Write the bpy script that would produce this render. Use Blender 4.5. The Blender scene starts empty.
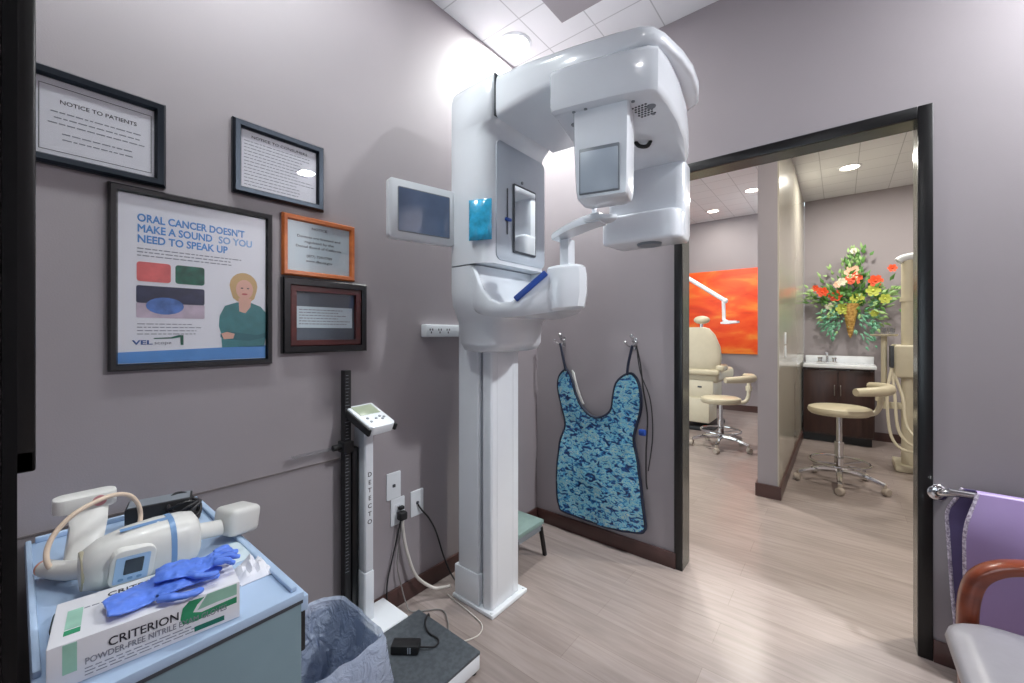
import bpy, bmesh, math, random
from mathutils import Vector, Matrix, noise
random.seed(7)
S = bpy.context.scene
COL = S.collection
R = math.radians

# ------------------------------------------------------------------ materials
def lin(c):
    c = c / 255.0
    return c / 12.92 if c <= 0.04045 else ((c + 0.055) / 1.055) ** 2.4
def rgb(t): return (lin(t[0]), lin(t[1]), lin(t[2]), 1.0)

def mat(name, col, rough=0.5, metal=0.0, var=0.06, scale=14.0, bump=0.0, bscale=120.0,
        coat=0.0, emit=None, estr=0.0, spec=0.5, sss=0.0, stretch=(1, 1, 1)):
    m = bpy.data.materials.new(name); m.use_nodes = True
    nt = m.node_tree; b = nt.nodes['Principled BSDF']
    tc = nt.nodes.new('ShaderNodeTexCoord'); mp = nt.nodes.new('ShaderNodeMapping')
    mp.inputs['Scale'].default_value = stretch
    nt.links.new(tc.outputs['Object'], mp.inputs['Vector'])
    n = nt.nodes.new('ShaderNodeTexNoise'); n.inputs['Scale'].default_value = scale
    n.inputs['Detail'].default_value = 4
    nt.links.new(mp.outputs[0], n.inputs['Vector'])
    r = nt.nodes.new('ShaderNodeValToRGB')
    a = [max(0, c * (1 - var)) for c in rgb(col)[:3]]; z = [min(1, c * (1 + var)) for c in rgb(col)[:3]]
    r.color_ramp.elements[0].color = (*a, 1); r.color_ramp.elements[1].color = (*z, 1)
    r.color_ramp.elements[0].position = .3; r.color_ramp.elements[1].position = .7
    nt.links.new(n.outputs['Fac'], r.inputs['Fac']); nt.links.new(r.outputs['Color'], b.inputs['Base Color'])
    b.inputs['Roughness'].default_value = rough; b.inputs['Metallic'].default_value = metal
    b.inputs['Specular IOR Level'].default_value = spec
    b.inputs['Coat Weight'].default_value = coat; b.inputs['Coat Roughness'].default_value = 0.06
    if bump:
        n2 = nt.nodes.new('ShaderNodeTexNoise'); n2.inputs['Scale'].default_value = bscale
        nt.links.new(mp.outputs[0], n2.inputs['Vector'])
        bp = nt.nodes.new('ShaderNodeBump'); bp.inputs['Strength'].default_value = bump; bp.inputs['Distance'].default_value = .004
        nt.links.new(n2.outputs['Fac'], bp.inputs['Height']); nt.links.new(bp.outputs[0], b.inputs['Normal'])
    if emit:
        b.inputs['Emission Color'].default_value = rgb(emit); b.inputs['Emission Strength'].default_value = estr
    return m

def glass_mat(name, tint=(255, 255, 255), refl=0.10, rough=0.0):
    m = bpy.data.materials.new(name); m.use_nodes = True; nt = m.node_tree; nt.nodes.clear()
    o = nt.nodes.new('ShaderNodeOutputMaterial'); mx = nt.nodes.new('ShaderNodeMixShader')
    t = nt.nodes.new('ShaderNodeBsdfTransparent'); t.inputs[0].default_value = rgb(tint)
    g = nt.nodes.new('ShaderNodeBsdfGlossy'); g.inputs['Roughness'].default_value = rough
    f = nt.nodes.new('ShaderNodeFresnel'); f.inputs['IOR'].default_value = 1.45
    a = nt.nodes.new('ShaderNodeMath'); a.operation = 'MULTIPLY_ADD'; a.inputs[1].default_value = .5; a.inputs[2].default_value = refl * .3
    nt.links.new(f.outputs[0], a.inputs[0]); nt.links.new(a.outputs[0], mx.inputs[0])
    nt.links.new(t.outputs[0], mx.inputs[1]); nt.links.new(g.outputs[0], mx.inputs[2]); nt.links.new(mx.outputs[0], o.inputs[0])
    return m

def ramp_mat(name, stops, scale, rough=.5, detail=3, tex='noise', stretch=(1, 1, 1), bump=0, distort=0, coat=0):
    m = bpy.data.materials.new(name); m.use_nodes = True; nt = m.node_tree; b = nt.nodes['Principled BSDF']
    tc = nt.nodes.new('ShaderNodeTexCoord'); mp = nt.nodes.new('ShaderNodeMapping'); mp.inputs['Scale'].default_value = stretch
    nt.links.new(tc.outputs['Object'], mp.inputs['Vector'])
    n = nt.nodes.new('ShaderNodeTexNoise'); n.inputs['Scale'].default_value = scale; n.inputs['Detail'].default_value = detail
    n.inputs['Distortion'].default_value = distort
    nt.links.new(mp.outputs[0], n.inputs['Vector'])
    r = nt.nodes.new('ShaderNodeValToRGB'); cr = r.color_ramp
    while len(cr.elements) < len(stops): cr.elements.new(.5)
    for e, (p, c) in zip(cr.elements, stops): e.position = p; e.color = rgb(c)
    nt.links.new(n.outputs['Fac'], r.inputs['Fac']); nt.links.new(r.outputs['Color'], b.inputs['Base Color'])
    b.inputs['Roughness'].default_value = rough; b.inputs['Coat Weight'].default_value = coat
    if bump:
        bp = nt.nodes.new('ShaderNodeBump'); bp.inputs['Strength'].default_value = bump; bp.inputs['Distance'].default_value = .01
        nt.links.new(n.outputs['Fac'], bp.inputs['Height']); nt.links.new(bp.outputs[0], b.inputs['Normal'])
    return m

def floor_mat():
    m = bpy.data.materials.new('vinyl_plank'); m.use_nodes = True; nt = m.node_tree; b = nt.nodes['Principled BSDF']
    tc = nt.nodes.new('ShaderNodeTexCoord'); mp = nt.nodes.new('ShaderNodeMapping')
    nt.links.new(tc.outputs['Object'], mp.inputs['Vector'])
    br = nt.nodes.new('ShaderNodeTexBrick'); br.inputs['Scale'].default_value = 1
    br.inputs['Brick Width'].default_value = 1.2; br.inputs['Row Height'].default_value = .15
    br.inputs['Mortar Size'].default_value = .0012; br.inputs['Mortar Smooth'].default_value = .3; br.offset = .37
    br.inputs['Color1'].default_value = rgb((158, 146, 142)); br.inputs['Color2'].default_value = rgb((149, 137, 133))
    br.inputs['Mortar'].default_value = rgb((138, 125, 120)); nt.links.new(mp.outputs[0], br.inputs['Vector'])
    mp2 = nt.nodes.new('ShaderNodeMapping'); mp2.inputs['Scale'].default_value = (2.2, 26, 1)
    nt.links.new(tc.outputs['Object'], mp2.inputs['Vector'])
    n = nt.nodes.new('ShaderNodeTexNoise'); n.inputs['Scale'].default_value = 1.6; n.inputs['Detail'].default_value = 6; n.inputs['Distortion'].default_value = .6
    nt.links.new(mp2.outputs[0], n.inputs['Vector'])
    r = nt.nodes.new('ShaderNodeValToRGB'); r.color_ramp.elements[0].position = .3; r.color_ramp.elements[1].position = .72
    r.color_ramp.elements[0].color = (.82, .81, .80, 1); r.color_ramp.elements[1].color = (1.06, 1.06, 1.06, 1)
    nt.links.new(n.outputs['Fac'], r.inputs['Fac'])
    mx = nt.nodes.new('ShaderNodeMixRGB'); mx.blend_type = 'MULTIPLY'; mx.inputs[0].default_value = 1
    nt.links.new(br.outputs['Color'], mx.inputs[1]); nt.links.new(r.outputs['Color'], mx.inputs[2])
    nt.links.new(mx.outputs[0], b.inputs['Base Color']); b.inputs['Roughness'].default_value = .27
    b.inputs['Specular IOR Level'].default_value = .6
    bp = nt.nodes.new('ShaderNodeBump'); bp.inputs['Strength'].default_value = .06; bp.inputs['Distance'].default_value = .003
    nt.links.new(n.outputs['Fac'], bp.inputs['Height']); nt.links.new(bp.outputs[0], b.inputs['Normal'])
    return m

def tile_mat(col=(224, 225, 228), w=.295, off=(.27, -.25, 0)):
    m = bpy.data.materials.new('ceiling_tile'); m.use_nodes = True; nt = m.node_tree; b = nt.nodes['Principled BSDF']
    tc = nt.nodes.new('ShaderNodeTexCoord'); mp = nt.nodes.new('ShaderNodeMapping')
    mp.inputs['Location'].default_value = (-off[0], -off[1], 0)
    nt.links.new(tc.outputs['Object'], mp.inputs['Vector'])
    br = nt.nodes.new('ShaderNodeTexBrick'); br.inputs['Scale'].default_value = 1; br.offset = 0
    br.inputs['Brick Width'].default_value = w; br.inputs['Row Height'].default_value = w
    br.inputs['Mortar Size'].default_value = .004; br.inputs['Mortar Smooth'].default_value = .4
    br.inputs['Color1'].default_value = rgb(col); br.inputs['Color2'].default_value = rgb(tuple(c - 3 for c in col))
    br.inputs['Mortar'].default_value = rgb(tuple(c - 42 for c in col)); nt.links.new(mp.outputs[0], br.inputs['Vector'])
    nt.links.new(br.outputs['Color'], b.inputs['Base Color']); b.inputs['Roughness'].default_value = .9
    n = nt.nodes.new('ShaderNodeTexNoise'); n.inputs['Scale'].default_value = 160
    bp = nt.nodes.new('ShaderNodeBump'); bp.inputs['Strength'].default_value = .15; bp.inputs['Distance'].default_value = .002
    nt.links.new(tc.outputs['Object'], n.inputs['Vector']); nt.links.new(n.outputs['Fac'], bp.inputs['Height']); nt.links.new(bp.outputs[0], b.inputs['Normal'])
    return m

M = {}
M['wall'] = mat('taupe_wall', (151, 144, 148), .62, var=.02, scale=3, bump=.08, bscale=260)
M['wall_gloss'] = mat('satin_wall_painted_sheen', (186, 181, 168), .16, var=.02, scale=3, spec=.7)  # base colour lightened to paint in the sheen of the glossy side
M['floor'] = floor_mat(); M['tile'] = tile_mat()
M['base'] = mat('dark_baseboard', (74, 50, 47), .35, var=.1)
M['black'] = mat('black_satin_metal', (10, 10, 12), .32, var=.1)
M['jamb'] = mat('bronze_jamb', (104, 108, 104), .22, metal=.75, var=.04)
M['white'] = mat('gloss_white_enamel', (228, 232, 238), .22, var=.01, coat=.4)
M['white_m'] = mat('satin_white_plastic', (222, 226, 231), .42, var=.015)
M['offwhite'] = mat('ivory_plastic', (214, 213, 210), .35, var=.02, coat=.2)
M['grey_l'] = mat('light_grey_plastic', (170, 180, 192), .35, var=.02)
M['panelw'] = mat('pale_blue_grey_panel', (186, 194, 204), .3, var=.02)
M['grey_m'] = mat('mid_grey_plastic', (120, 126, 134), .4, var=.03)
M['seam'] = mat('dark_seam', (62, 66, 74), .5)
M['screen'] = mat('dark_glass_screen', (92, 108, 136), .12, var=.25, scale=5, coat=.5)
M['screen_b'] = mat('black_screen', (40, 42, 58), .15, coat=.4)
M['blue'] = mat('navy_blue_grip', (36, 74, 160), .4)
M['cyan'] = mat('cyan_plastic_pouch', (56, 178, 222), .22, var=.3, scale=26, bump=.6, bscale=50, coat=.6)
M['chrome'] = mat('chrome', (208, 208, 210), .12, metal=1, var=.02)
M['steel'] = mat('satin_steel', (186, 184, 182), .28, metal=1, var=.05)
M['mirror'] = mat('mirror_glass', (235, 238, 240), .02, metal=1, var=0)
M['rubber'] = mat('black_rubber', (24, 24, 27), .55)
M['cordblk'] = mat('black_cord', (34, 33, 36), .5)
M['cordgry'] = mat('grey_cord', (128, 124, 122), .5)
M['cordwht'] = mat('white_cord', (206, 200, 194), .5)
M['paper'] = mat('white_paper', (232, 232, 240), .7, var=.01)
M['paper_b'] = mat('bluish_paper', (206, 220, 228), .7, var=.02)
M['ink'] = mat('black_ink', (46, 44, 54), .7)
M['ink_g'] = mat('grey_ink', (134, 136, 148), .7)
M['ink_b'] = mat('blue_ink', (92, 150, 214), .7)
M['frame_blk'] = mat('black_lacquer_frame', (11, 12, 15), .22, coat=.5)
M['frame_mir'] = mat('black_bevelled_frame', (48, 53, 61), .34, metal=.85)
M['wood_o'] = ramp_mat('orange_stained_wood', [(.3, (176, 92, 44)), (.7, (206, 118, 62))], 5, .3, 6, stretch=(6, 1, 6), coat=.3)
M['wood_m'] = ramp_mat('mahogany_wood', [(.3, (62, 24, 24)), (.7, (92, 40, 38))], 5, .3, 6, stretch=(6, 1, 6), coat=.3)
M['wood_c'] = ramp_mat('cherry_wood', [(.3, (112, 48, 28)), (.7, (142, 66, 38))], 4, .28, 6, stretch=(1, 8, 8), coat=.4)
M['wood_d'] = ramp_mat('espresso_cabinet_wood', [(.3, (50, 32, 30)), (.7, (66, 44, 40))], 4, .35, 6, stretch=(8, 8, 1))
M['glass'] = glass_mat('picture_glass', refl=.06)
M['camo'] = ramp_mat('blue_camouflage_vinyl', [(.0, (22, 42, 92)), (.37, (34, 82, 140)), (.43, (60, 144, 196)), (.48, (124, 192, 212)), (.56, (168, 202, 198)), (.61, (66, 154, 204)), (.67, (190, 210, 198))], 25, .3, 2, stretch=(1, 1, 1.7), bump=.35, distort=1.2, coat=.3)
for n_ in M['camo'].node_tree.nodes:
    if n_.type == 'VALTORGB': n_.color_ramp.interpolation = 'CONSTANT'
M['navy'] = mat('dark_navy_binding', (26, 34, 56), .6)
M['lav'] = mat('lavender_vinyl', (164, 142, 190), .36, var=.05, scale=5, bump=.12, bscale=9)
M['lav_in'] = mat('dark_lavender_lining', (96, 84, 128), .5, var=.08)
M['stitch'] = ramp_mat('pale_binding', [(.42, (150, 138, 160)), (.58, (214, 206, 220))], 130, .6)
M['vinyl_g'] = mat('grey_leatherette', (142, 140, 146), .32, var=.04, bump=.1, bscale=40)
M['cart_top'] = mat('pale_blue_cart_top', (172, 194, 222), .38, var=.03)
M['cart'] = mat('slate_grey_cart_panel', (120, 142, 152), .42, var=.03)
M['case'] = mat('pale_aqua_case', (172, 200, 210), .4, var=.03)
M['box_w'] = mat('white_carton', (226, 226, 232), .45, var=.015)
M['green'] = mat('green_print', (46, 142, 100), .5, var=.25, scale=20)
M['green_l'] = mat('pale_green_print', (150, 194, 176), .5, var=.12, scale=24)
M['glove'] = mat('periwinkle_nitrile', (92, 132, 232), .42, var=.1, scale=30, sss=.1)
M['tan'] = mat('tan_cord', (214, 192, 172), .5)
M['copper'] = mat('copper_contact', (222, 160, 138), .3, metal=.5)
M['blue_s'] = mat('steel_blue_stripe', (112, 148, 192), .35)
M['blue_p'] = mat('pale_blue_panel', (160, 188, 222), .4)
M['pad'] = ramp_mat('charcoal_ribbed_mat', [(.4, (74, 80, 86)), (.6, (86, 92, 98))], 60, .55, 2)
M['cream'] = mat('cream_upholstery', (196, 186, 160), .4, var=.04, coat=.15)
M['cream_s'] = mat('cream_shell', (206, 198, 176), .4, var=.03)
M['orange'] = ramp_mat('orange_abstract_paint', [(.28, (206, 52, 8)), (.42, (236, 70, 14)), (.54, (242, 92, 28)), (.66, (244, 136, 50)), (.78, (238, 84, 24))], 1.7, .5, 6, stretch=(1, 1, 2.6), distort=.5)
M['teal'] = mat('seafoam_vinyl', (124, 146, 142), .45)
M['leaf'] = mat('silk_leaf_green', (84, 132, 62), .55, var=.3, scale=30)
M['leaf_l'] = mat('silk_leaf_pale', (156, 190, 124), .55, var=.2, scale=30)
M['leaf_b'] = mat('blue_green_fern', (112, 170, 140), .55, var=.2, scale=30)
M['fl_o'] = mat('orange_silk_petal', (236, 92, 52), .5, var=.15, scale=40)
M['fl_y'] = mat('lime_yellow_silk_petal', (196, 206, 92), .5, var=.12, scale=40)
M['fl_w'] = mat('ivory_silk_petal', (232, 228, 206), .5, var=.06, scale=40)
M['fl_p'] = mat('peach_silk_petal', (238, 196, 168), .5, var=.06, scale=40)
M['wicker'] = ramp_mat('golden_wicker', [(.35, (150, 110, 48)), (.65, (204, 164, 92))], 40, .6)
M['skin'] = mat('printed_skin', (226, 178, 160), .6)
M['hair'] = mat('printed_blond', (204, 170, 120), .6)
M['shirt'] = mat('printed_teal_shirt', (62, 128, 134), .6, var=.15, scale=30)
M['pink'] = mat('printed_pink', (226, 112, 112), .6, var=.15, scale=30)
M['pgreen'] = mat('printed_dark_green', (22, 96, 78), .6, var=.4, scale=40)
M['lamp'] = mat('lit_lens', (255, 250, 240), .4, emit=(255, 246, 232), estr=26)
M['lamp_w'] = mat('lit_lens_warm', (255, 246, 230), .4, emit=(255, 240, 216), estr=12)
M['lcd'] = mat('grey_green_lcd', (150, 160, 138), .3)
def liner_mat():
    m = bpy.data.materials.new('clear_blue_liner'); m.use_nodes = True; nt = m.node_tree; b = nt.nodes['Principled BSDF']
    b.inputs['Base Color'].default_value = rgb((205, 218, 242)); b.inputs['Roughness'].default_value = .16
    tc = nt.nodes.new('ShaderNodeTexCoord'); n = nt.nodes.new('ShaderNodeTexNoise'); n.inputs['Scale'].default_value = 24; n.inputs['Detail'].default_value = 5; n.inputs['Distortion'].default_value = 1.5
    nt.links.new(tc.outputs['Object'], n.inputs['Vector'])
    bp = nt.nodes.new('ShaderNodeBump'); bp.inputs['Strength'].default_value = .9; bp.inputs['Distance'].default_value = .02
    nt.links.new(n.outputs['Fac'], bp.inputs['Height']); nt.links.new(bp.outputs[0], b.inputs['Normal'])
    b.inputs['Alpha'].default_value = .5
    return m
M['liner'] = liner_mat()
M['acrylic'] = glass_mat('clear_acrylic', (244, 246, 247), .02)
M['bin'] = mat('translucent_grey_bin', (140, 152, 176), .4)

# ------------------------------------------------------------------ mesh builder
class MB:
    def __init__(s): s.bm = bmesh.new()
    def _merge(s, b, mtx=None):
        if mtx: bmesh.ops.transform(b, matrix=mtx, verts=b.verts)
        bmesh.ops.recalc_face_normals(b, faces=b.faces)
        me = bpy.data.meshes.new('tmp'); b.to_mesh(me); b.free(); s.bm.from_mesh(me); bpy.data.meshes.remove(me)
        return s
    def box(s, lo, hi, bevel=0, seg=2, mtx=None):
        b = bmesh.new(); bmesh.ops.create_cube(b, size=1)
        lo = Vector(lo); hi = Vector(hi); c = (lo + hi) / 2; d = hi - lo
        bmesh.ops.transform(b, matrix=Matrix.Translation(c) @ Matrix.Diagonal((abs(d.x), abs(d.y), abs(d.z), 1)), verts=b.verts)
        if bevel: bmesh.ops.bevel(b, geom=b.edges[:], offset=bevel, segments=seg, affect='EDGES', profile=.5, clamp_overlap=True)
        return s._merge(b, mtx)
    def prism(s, pts, lo, hi, axis='z', bevel=0, seg=2, mtx=None):
        b = bmesh.new()
        def P(u, v, w):
            return {'z': (u, v, w), 'y': (u, w, v), 'x': (w, u, v)}[axis]
        v0 = [b.verts.new(P(u, v, lo)) for u, v in pts]; v1 = [b.verts.new(P(u, v, hi)) for u, v in pts]
        n = len(pts); b.faces.new(v0); b.faces.new(v1[::-1])
        for i in range(n): b.faces.new((v0[i], v1[i], v1[(i + 1) % n], v0[(i + 1) % n]))
        bmesh.ops.recalc_face_normals(b, faces=b.faces)
        if bevel: bmesh.ops.bevel(b, geom=b.edges[:], offset=bevel, segments=seg, affect='EDGES', profile=.5, clamp_overlap=True)
        bmesh.ops.triangulate(b, faces=[f for f in b.faces if len(f.verts) > 4])
        return s._merge(b, mtx)
    def loft(s, rings, cap=True, closed=True, mtx=None):
        b = bmesh.new(); V = [[b.verts.new(p) for p in r] for r in rings]; n = len(rings[0])
        for a, c in zip(V, V[1:]):
            for i in range(n if closed else n - 1): b.faces.new((a[i], a[(i + 1) % n], c[(i + 1) % n], c[i]))
        if cap and closed: b.faces.new(V[0]); b.faces.new(V[-1][::-1])
        return s._merge(b, mtx)
    def tube(s, pts, r, n=8, smooth=True, sub=6, mtx=None):
        pts = [Vector(p) for p in pts]
        if smooth and len(pts) > 2:
            q = []
            for i in range(len(pts) - 1):
                p0 = pts[max(i - 1, 0)]; p1 = pts[i]; p2 = pts[i + 1]; p3 = pts[min(i + 2, len(pts) - 1)]
                for k in range(sub):
                    t = k / sub
                    q.append(.5 * ((2 * p1) + (p2 - p0) * t + (2 * p0 - 5 * p1 + 4 * p2 - p3) * t * t + (3 * p1 - p0 - 3 * p2 + p3) * t ** 3))
            q.append(pts[-1]); pts = q
        N = len(pts); rad = r if callable(r) else (lambda t: r)
        up = Vector((.03, .05, 1)); rings = []
        for i, p in enumerate(pts):
            t = (pts[min(i + 1, N - 1)] - pts[max(i - 1, 0)])
            t = t.normalized() if t.length > 1e-9 else Vector((0, 0, 1))
            if abs(t.dot(up.normalized())) > .98: up = Vector((1, .05, .03))
            a = t.cross(up).normalized(); c = a.cross(t).normalized(); up = c
            rr = rad(i / max(1, N - 1))
            rings.append([p + (a * math.cos(2 * math.pi * k / n) + c * math.sin(2 * math.pi * k / n)) * rr for k in range(n)])
        return s.loft(rings, mtx=mtx)
    def cyl(s, p0, p1, r0, r1=None, n=24, mtx=None):
        r1 = r0 if r1 is None else r1
        return s.tube([p0, p1], lambda t: r0 + (r1 - r0) * t, n, smooth=False, mtx=mtx)
    def lathe(s, prof, c=(0, 0, 0), n=28, mtx=None):
        rings = [[(c[0] + max(r, 1e-4) * math.cos(2 * math.pi * k / n), c[1] + max(r, 1e-4) * math.sin(2 * math.pi * k / n), c[2] + z) for k in range(n)] for r, z in prof]
        return s.loft(rings, mtx=mtx)
    def ball(s, c, r, n=12, mtx=None):
        b = bmesh.new(); bmesh.ops.create_uvsphere(b, u_segments=n * 2, v_segments=n, radius=1)
        r = (r, r, r) if not hasattr(r, '__len__') else r
        bmesh.ops.transform(b, matrix=Matrix.Translation(c) @ Matrix.Diagonal((*r, 1)), verts=b.verts)
        return s._merge(b, mtx)
    def poly(s, vs, faces):
        b = bmesh.new(); V = [b.verts.new(v) for v in vs]
        for f in faces: b.faces.new([V[i] for i in f])
        return s._merge(b)
    def build(s, name, m, parent=None, sharp=40, mods=None):
        me = bpy.data.meshes.new(name); s.bm.to_mesh(me); s.bm.free()
        for p in me.polygons: p.use_smooth = True
        me.set_sharp_from_angle(angle=R(sharp))
        me.materials.append(m)
        o = bpy.data.objects.new(name, me); COL.objects.link(o)
        if parent is not None:
            o.parent = parent; o.matrix_parent_inverse = world_of(parent).inverted()
        return o

def world_of(o):
    m = Matrix.LocRotScale(o.location, o.rotation_euler, o.scale)
    if o.parent: m = world_of(o.parent) @ o.matrix_parent_inverse @ m
    return m
def tag(o, label, cat, group=None):
    o['label'] = label; o['category'] = cat
    if group: o['group'] = group
    return o
def thing(name, label, cat, loc, group=None):
    o = bpy.data.objects.new(name, None); o.empty_display_size = .05; COL.objects.link(o); o.location = loc
    return tag(o, label, cat, group)
def struct(o): o['kind'] = 'structure'; return o
def lbl(o, t): o['label'] = t; return o
def bx(name, lo, hi, m, parent=None, bevel=0, seg=2): return MB().box(lo, hi, bevel, seg).build(name, m, parent)
def rrect(cx, cy, w, h, r, n=5):
    out = []
    for sx, sy, a0 in ((1, 1, 0), (-1, 1, 90), (-1, -1, 180), (1, -1, 270)):
        for k in range(n + 1):
            a = R(a0 + 90 * k / n); out.append((cx + sx * (w / 2 - r) + r * math.cos(a), cy + sy * (h / 2 - r) + r * math.sin(a)))
    return out
def copy_tree(o, parent=None):
    c = o.copy(); COL.objects.link(c)
    if parent is not None: c.parent = parent
    for ch in [x for x in bpy.data.objects if x.parent == o]: copy_tree(ch, c)
    return c
def text(name, body, loc, rot, m, parent, size=.02, width=None, align='LEFT', ext=.0001, spacing=1.0, bold=.010):
    cu = bpy.data.curves.new(name, 'FONT'); cu.body = body; cu.size = size; cu.align_x = align; cu.extrude = ext; cu.space_line = spacing
    cu.resolution_u = 3; cu.materials.append(m)
    o = bpy.data.objects.new(name, cu); COL.objects.link(o); o.rotation_euler = rot; o.location = loc
    cu.bevel_depth = size * bold; cu.bevel_resolution = 0
    bpy.context.view_layer.update()
    me = bpy.data.meshes.new_from_object(o.evaluated_get(bpy.context.evaluated_depsgraph_get()))
    wd = o.dimensions.x; bpy.data.objects.remove(o)
    o = bpy.data.objects.new(name, me); COL.objects.link(o); o.rotation_euler = rot; o.location = loc
    if width: o.scale.x = width / max(1e-6, wd)
    o.parent = parent; o.matrix_parent_inverse = world_of(parent).inverted()
    return o
LW = (R(90), 0, R(90))     # text on a wall that faces +x

# ------------------------------------------------------------------ setting
H, H2 = 2.955, 3.17
YF = -2.256
struct(bx('floor', (-3.0, -4.4, -.1), (5.0, 5.4, 0), M['floor']))
struct(bx('wall_left', (-.15, -4.4, 0), (0, .15, H + .3), M['wall']))
mb = MB(); mb.box((0, 0, 0), (.937, .11, H + .3)); mb.box((1.862, 0, 0), (5.0, .11, H + .3)); mb.box((.937, 0, 2.137), (1.862, .11, H + .3))
struct(mb.build('wall_back', M['wall']))
mb = MB(); mb.box((0, YF - .13, 0), (.955, YF, H)); mb.box((1.98, YF - .13, 0), (3.4, YF, H)); mb.box((.955, YF - .13, 2.15), (1.98, YF, H))
struct(mb.build('wall_front', M['wall']))
struct(bx('wall_right', (3.4, -4.4, 0), (3.55, 0, H), M['wall']))
struct(bx('ceiling', (0, -4.4, H), (3.4, 0, H + .1), M['tile']))
struct(bx('soffit', (.541, YF, 2.80), (3.4, -.545, H - .005), M['wall']))
# beyond the doorway
mb = MB(); mb.box((-2.6, .15, 0), (-2.45, 5.35, H2)); struct(mb.build('wall_far_side', M['wall']))
struct(bx('wall_far_left', (-2.45, 5.2, 0), (1.25, 5.35, H2), M['wall']))
struct(bx('wall_far_right', (1.25, 4.17, 0), (5.0, 4.3, H2), M['wall']))
struct(bx('wall_hall_end', (4.2, .15, 0), (4.35, 4.17, H2), M['wall']))
mb = MB(); mb.box((1.105, 1.42, 0), (1.235, 4.3, H2)); struct(mb.build('partition', M['wall']))
struct(bx('trim_satin_panel', (1.235, 1.425, .10), (1.245, 4.17, H), M['wall_gloss']))
mb = MB(); mb.box((-2.45, .15, H2), (1.19, 5.2, H2 + .08)); struct(mb.build('ceiling_far_left', M['tile']))
mb = MB(); mb.box((1.24, .15, H), (4.2, 4.17, H + .08)); mb.box((1.19, .15, H), (1.24, 1.42, H + .08)); mb.box((1.15, .15, H + .002), (1.19, 1.42, H2)); struct(mb.build('ceiling_far_right', M['tile']))
# baseboards
BH = .085
struct(bx('baseboard_left', (0, YF, 0), (.014, 0, BH), M['base'], bevel=.003))
struct(bx('baseboard_back', (.014, -.014, 0), (.92, 0, BH), M['base'], bevel=.003))
struct(bx('baseboard_back_right', (1.886, -.014, 0), (3.4, 0, BH), M['base'], bevel=.003))
mb = MB(); mb.box((1.09, 1.405, 0), (1.26, 1.42, .1)); mb.box((1.245, 1.42, 0), (1.26, 4.17, .1)); mb.box((1.09, 1.42, 0), (1.105, 5.2, .1)); struct(mb.build('baseboard_partition', M['base']))
struct(bx('baseboard_far_left', (-2.45, 5.185, 0), (1.09, 5.2, .1), M['base']))
struct(bx('baseboard_far_right', (1.26, 4.155, 0), (4.2, 4.17, .1), M['base']))
# wall guard line on the left wall
struct(bx('trim_wall_guard', (0, -2.25, .749), (.003, -1.40, .755), mat('guard_edge', (112, 104, 104), .5)))
# door frame of the back doorway
mb = MB()
mb.box((.912, -.010, 0), (.955, 0, 2.162), .003); mb.box((1.843, -.010, 0), (1.886, 0, 2.162), .003); mb.box((.955, -.010, 2.115), (1.843, 0, 2.162), .003)
mb.box((.912, .11, 0), (.955, .12, 2.162), .003); mb.box((1.843, .11, 0), (1.886, .12, 2.162), .003); mb.box((.955, .11, 2.115), (1.843, .12, 2.162), .003)
fr = struct(mb.build('door_1', M['black']))
mb = MB(); mb.box((.937, 0, 0), (.955, .11, 2.115)); mb.box((1.843, 0, 0), (1.862, .11, 2.115)); mb.box((.937, 0, 2.115), (1.862, .11, 2.136))
mb.build('door_lining', M['jamb'], fr)
# casing of the doorway the photograph is taken from
mb = MB()
mb.box((.92, YF, 0), (.968, YF + .0095, 2.2)); mb.box((.955, YF - .13, 0), (.975, YF - .004, 2.15)); mb.box((1.96, YF - .13, 0), (1.98, YF + .008, 2.15)); mb.box((.955, YF - .13, 2.13), (1.98, YF + .008, 2.2))
struct(mb.build('door_2', M['black']))
# entry corridor behind the photographer, with an end window added for cool fill
struct(bx('wall_corridor_left', (.55, -4.4, 0), (.7, YF - .13, H), M['wall']))
mb = MB(); mb.box((0.7, -4.4, 0), (.85, -4.25, H)); mb.box((2.35, -4.4, 0), (3.4, -4.25, H)); mb.box((.85, -4.4, 2.5), (2.35, -4.25, H)); mb.box((.85, -4.4, 0), (2.35, -4.25, .5))
struct(mb.build('wall_corridor_end', M['wall']))
mb = MB(); mb.box((.85, -4.36, .5), (.9, -4.28, 2.5)); mb.box((2.3, -4.36, .5), (2.35, -4.28, 2.5)); mb.box((.9, -4.36, 2.45), (2.3, -4.28, 2.5)); mb.box((.9, -4.36, .5), (2.3, -4.28, .55)); mb.box((1.58, -4.36, .55), (1.62, -4.28, 2.45))
wn = struct(mb.build('added_fill_window', M['white_m']))
bx('pane', (.9, -4.325, .55), (2.3, -4.32, 2.45), M['glass'], wn)

# ------------------------------------------------------------------ recessed lights
def downlight(x, y, z, label, power, r=.085, warm=(1, .95, .88), grp='recessed downlights', lm='lamp', spread=None):
    t = thing('recessed_downlight', label, 'ceiling light', (x, y, z), grp)
    MB().lathe([(r + .012, 0), (r + .012, -.004), (r, -.009), (r - .008, -.006), (r - .008, 0)], (x, y, z)).build('trim_ring', M['white_m'], t)
    MB().lathe([(0, -.001), (r - .009, -.001), (r - .009, -.004), (0, -.0045)], (x, y, z)).build('lens', M[lm], t)
    L = bpy.data.lights.new('downlight_lamp', 'AREA'); L.shape = 'DISK'; L.size = 2 * r * .95; L.energy = power; L.color = warm
    if spread: L.spread = R(spread)
    o = bpy.data.objects.new('downlight_lamp', L); COL.objects.link(o); o.parent = t; o.location = (0, 0, -.012)
    return t
downlight(.135, -.41, H, 'round recessed downlight in the ceiling tiles above the x-ray column', 26, warm=(.96, 1, .98))
downlight(.47, -1.55, H, 'round recessed downlight in the ceiling strip over the framed notices', 5.8, warm=(.86, .98, 1))
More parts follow.
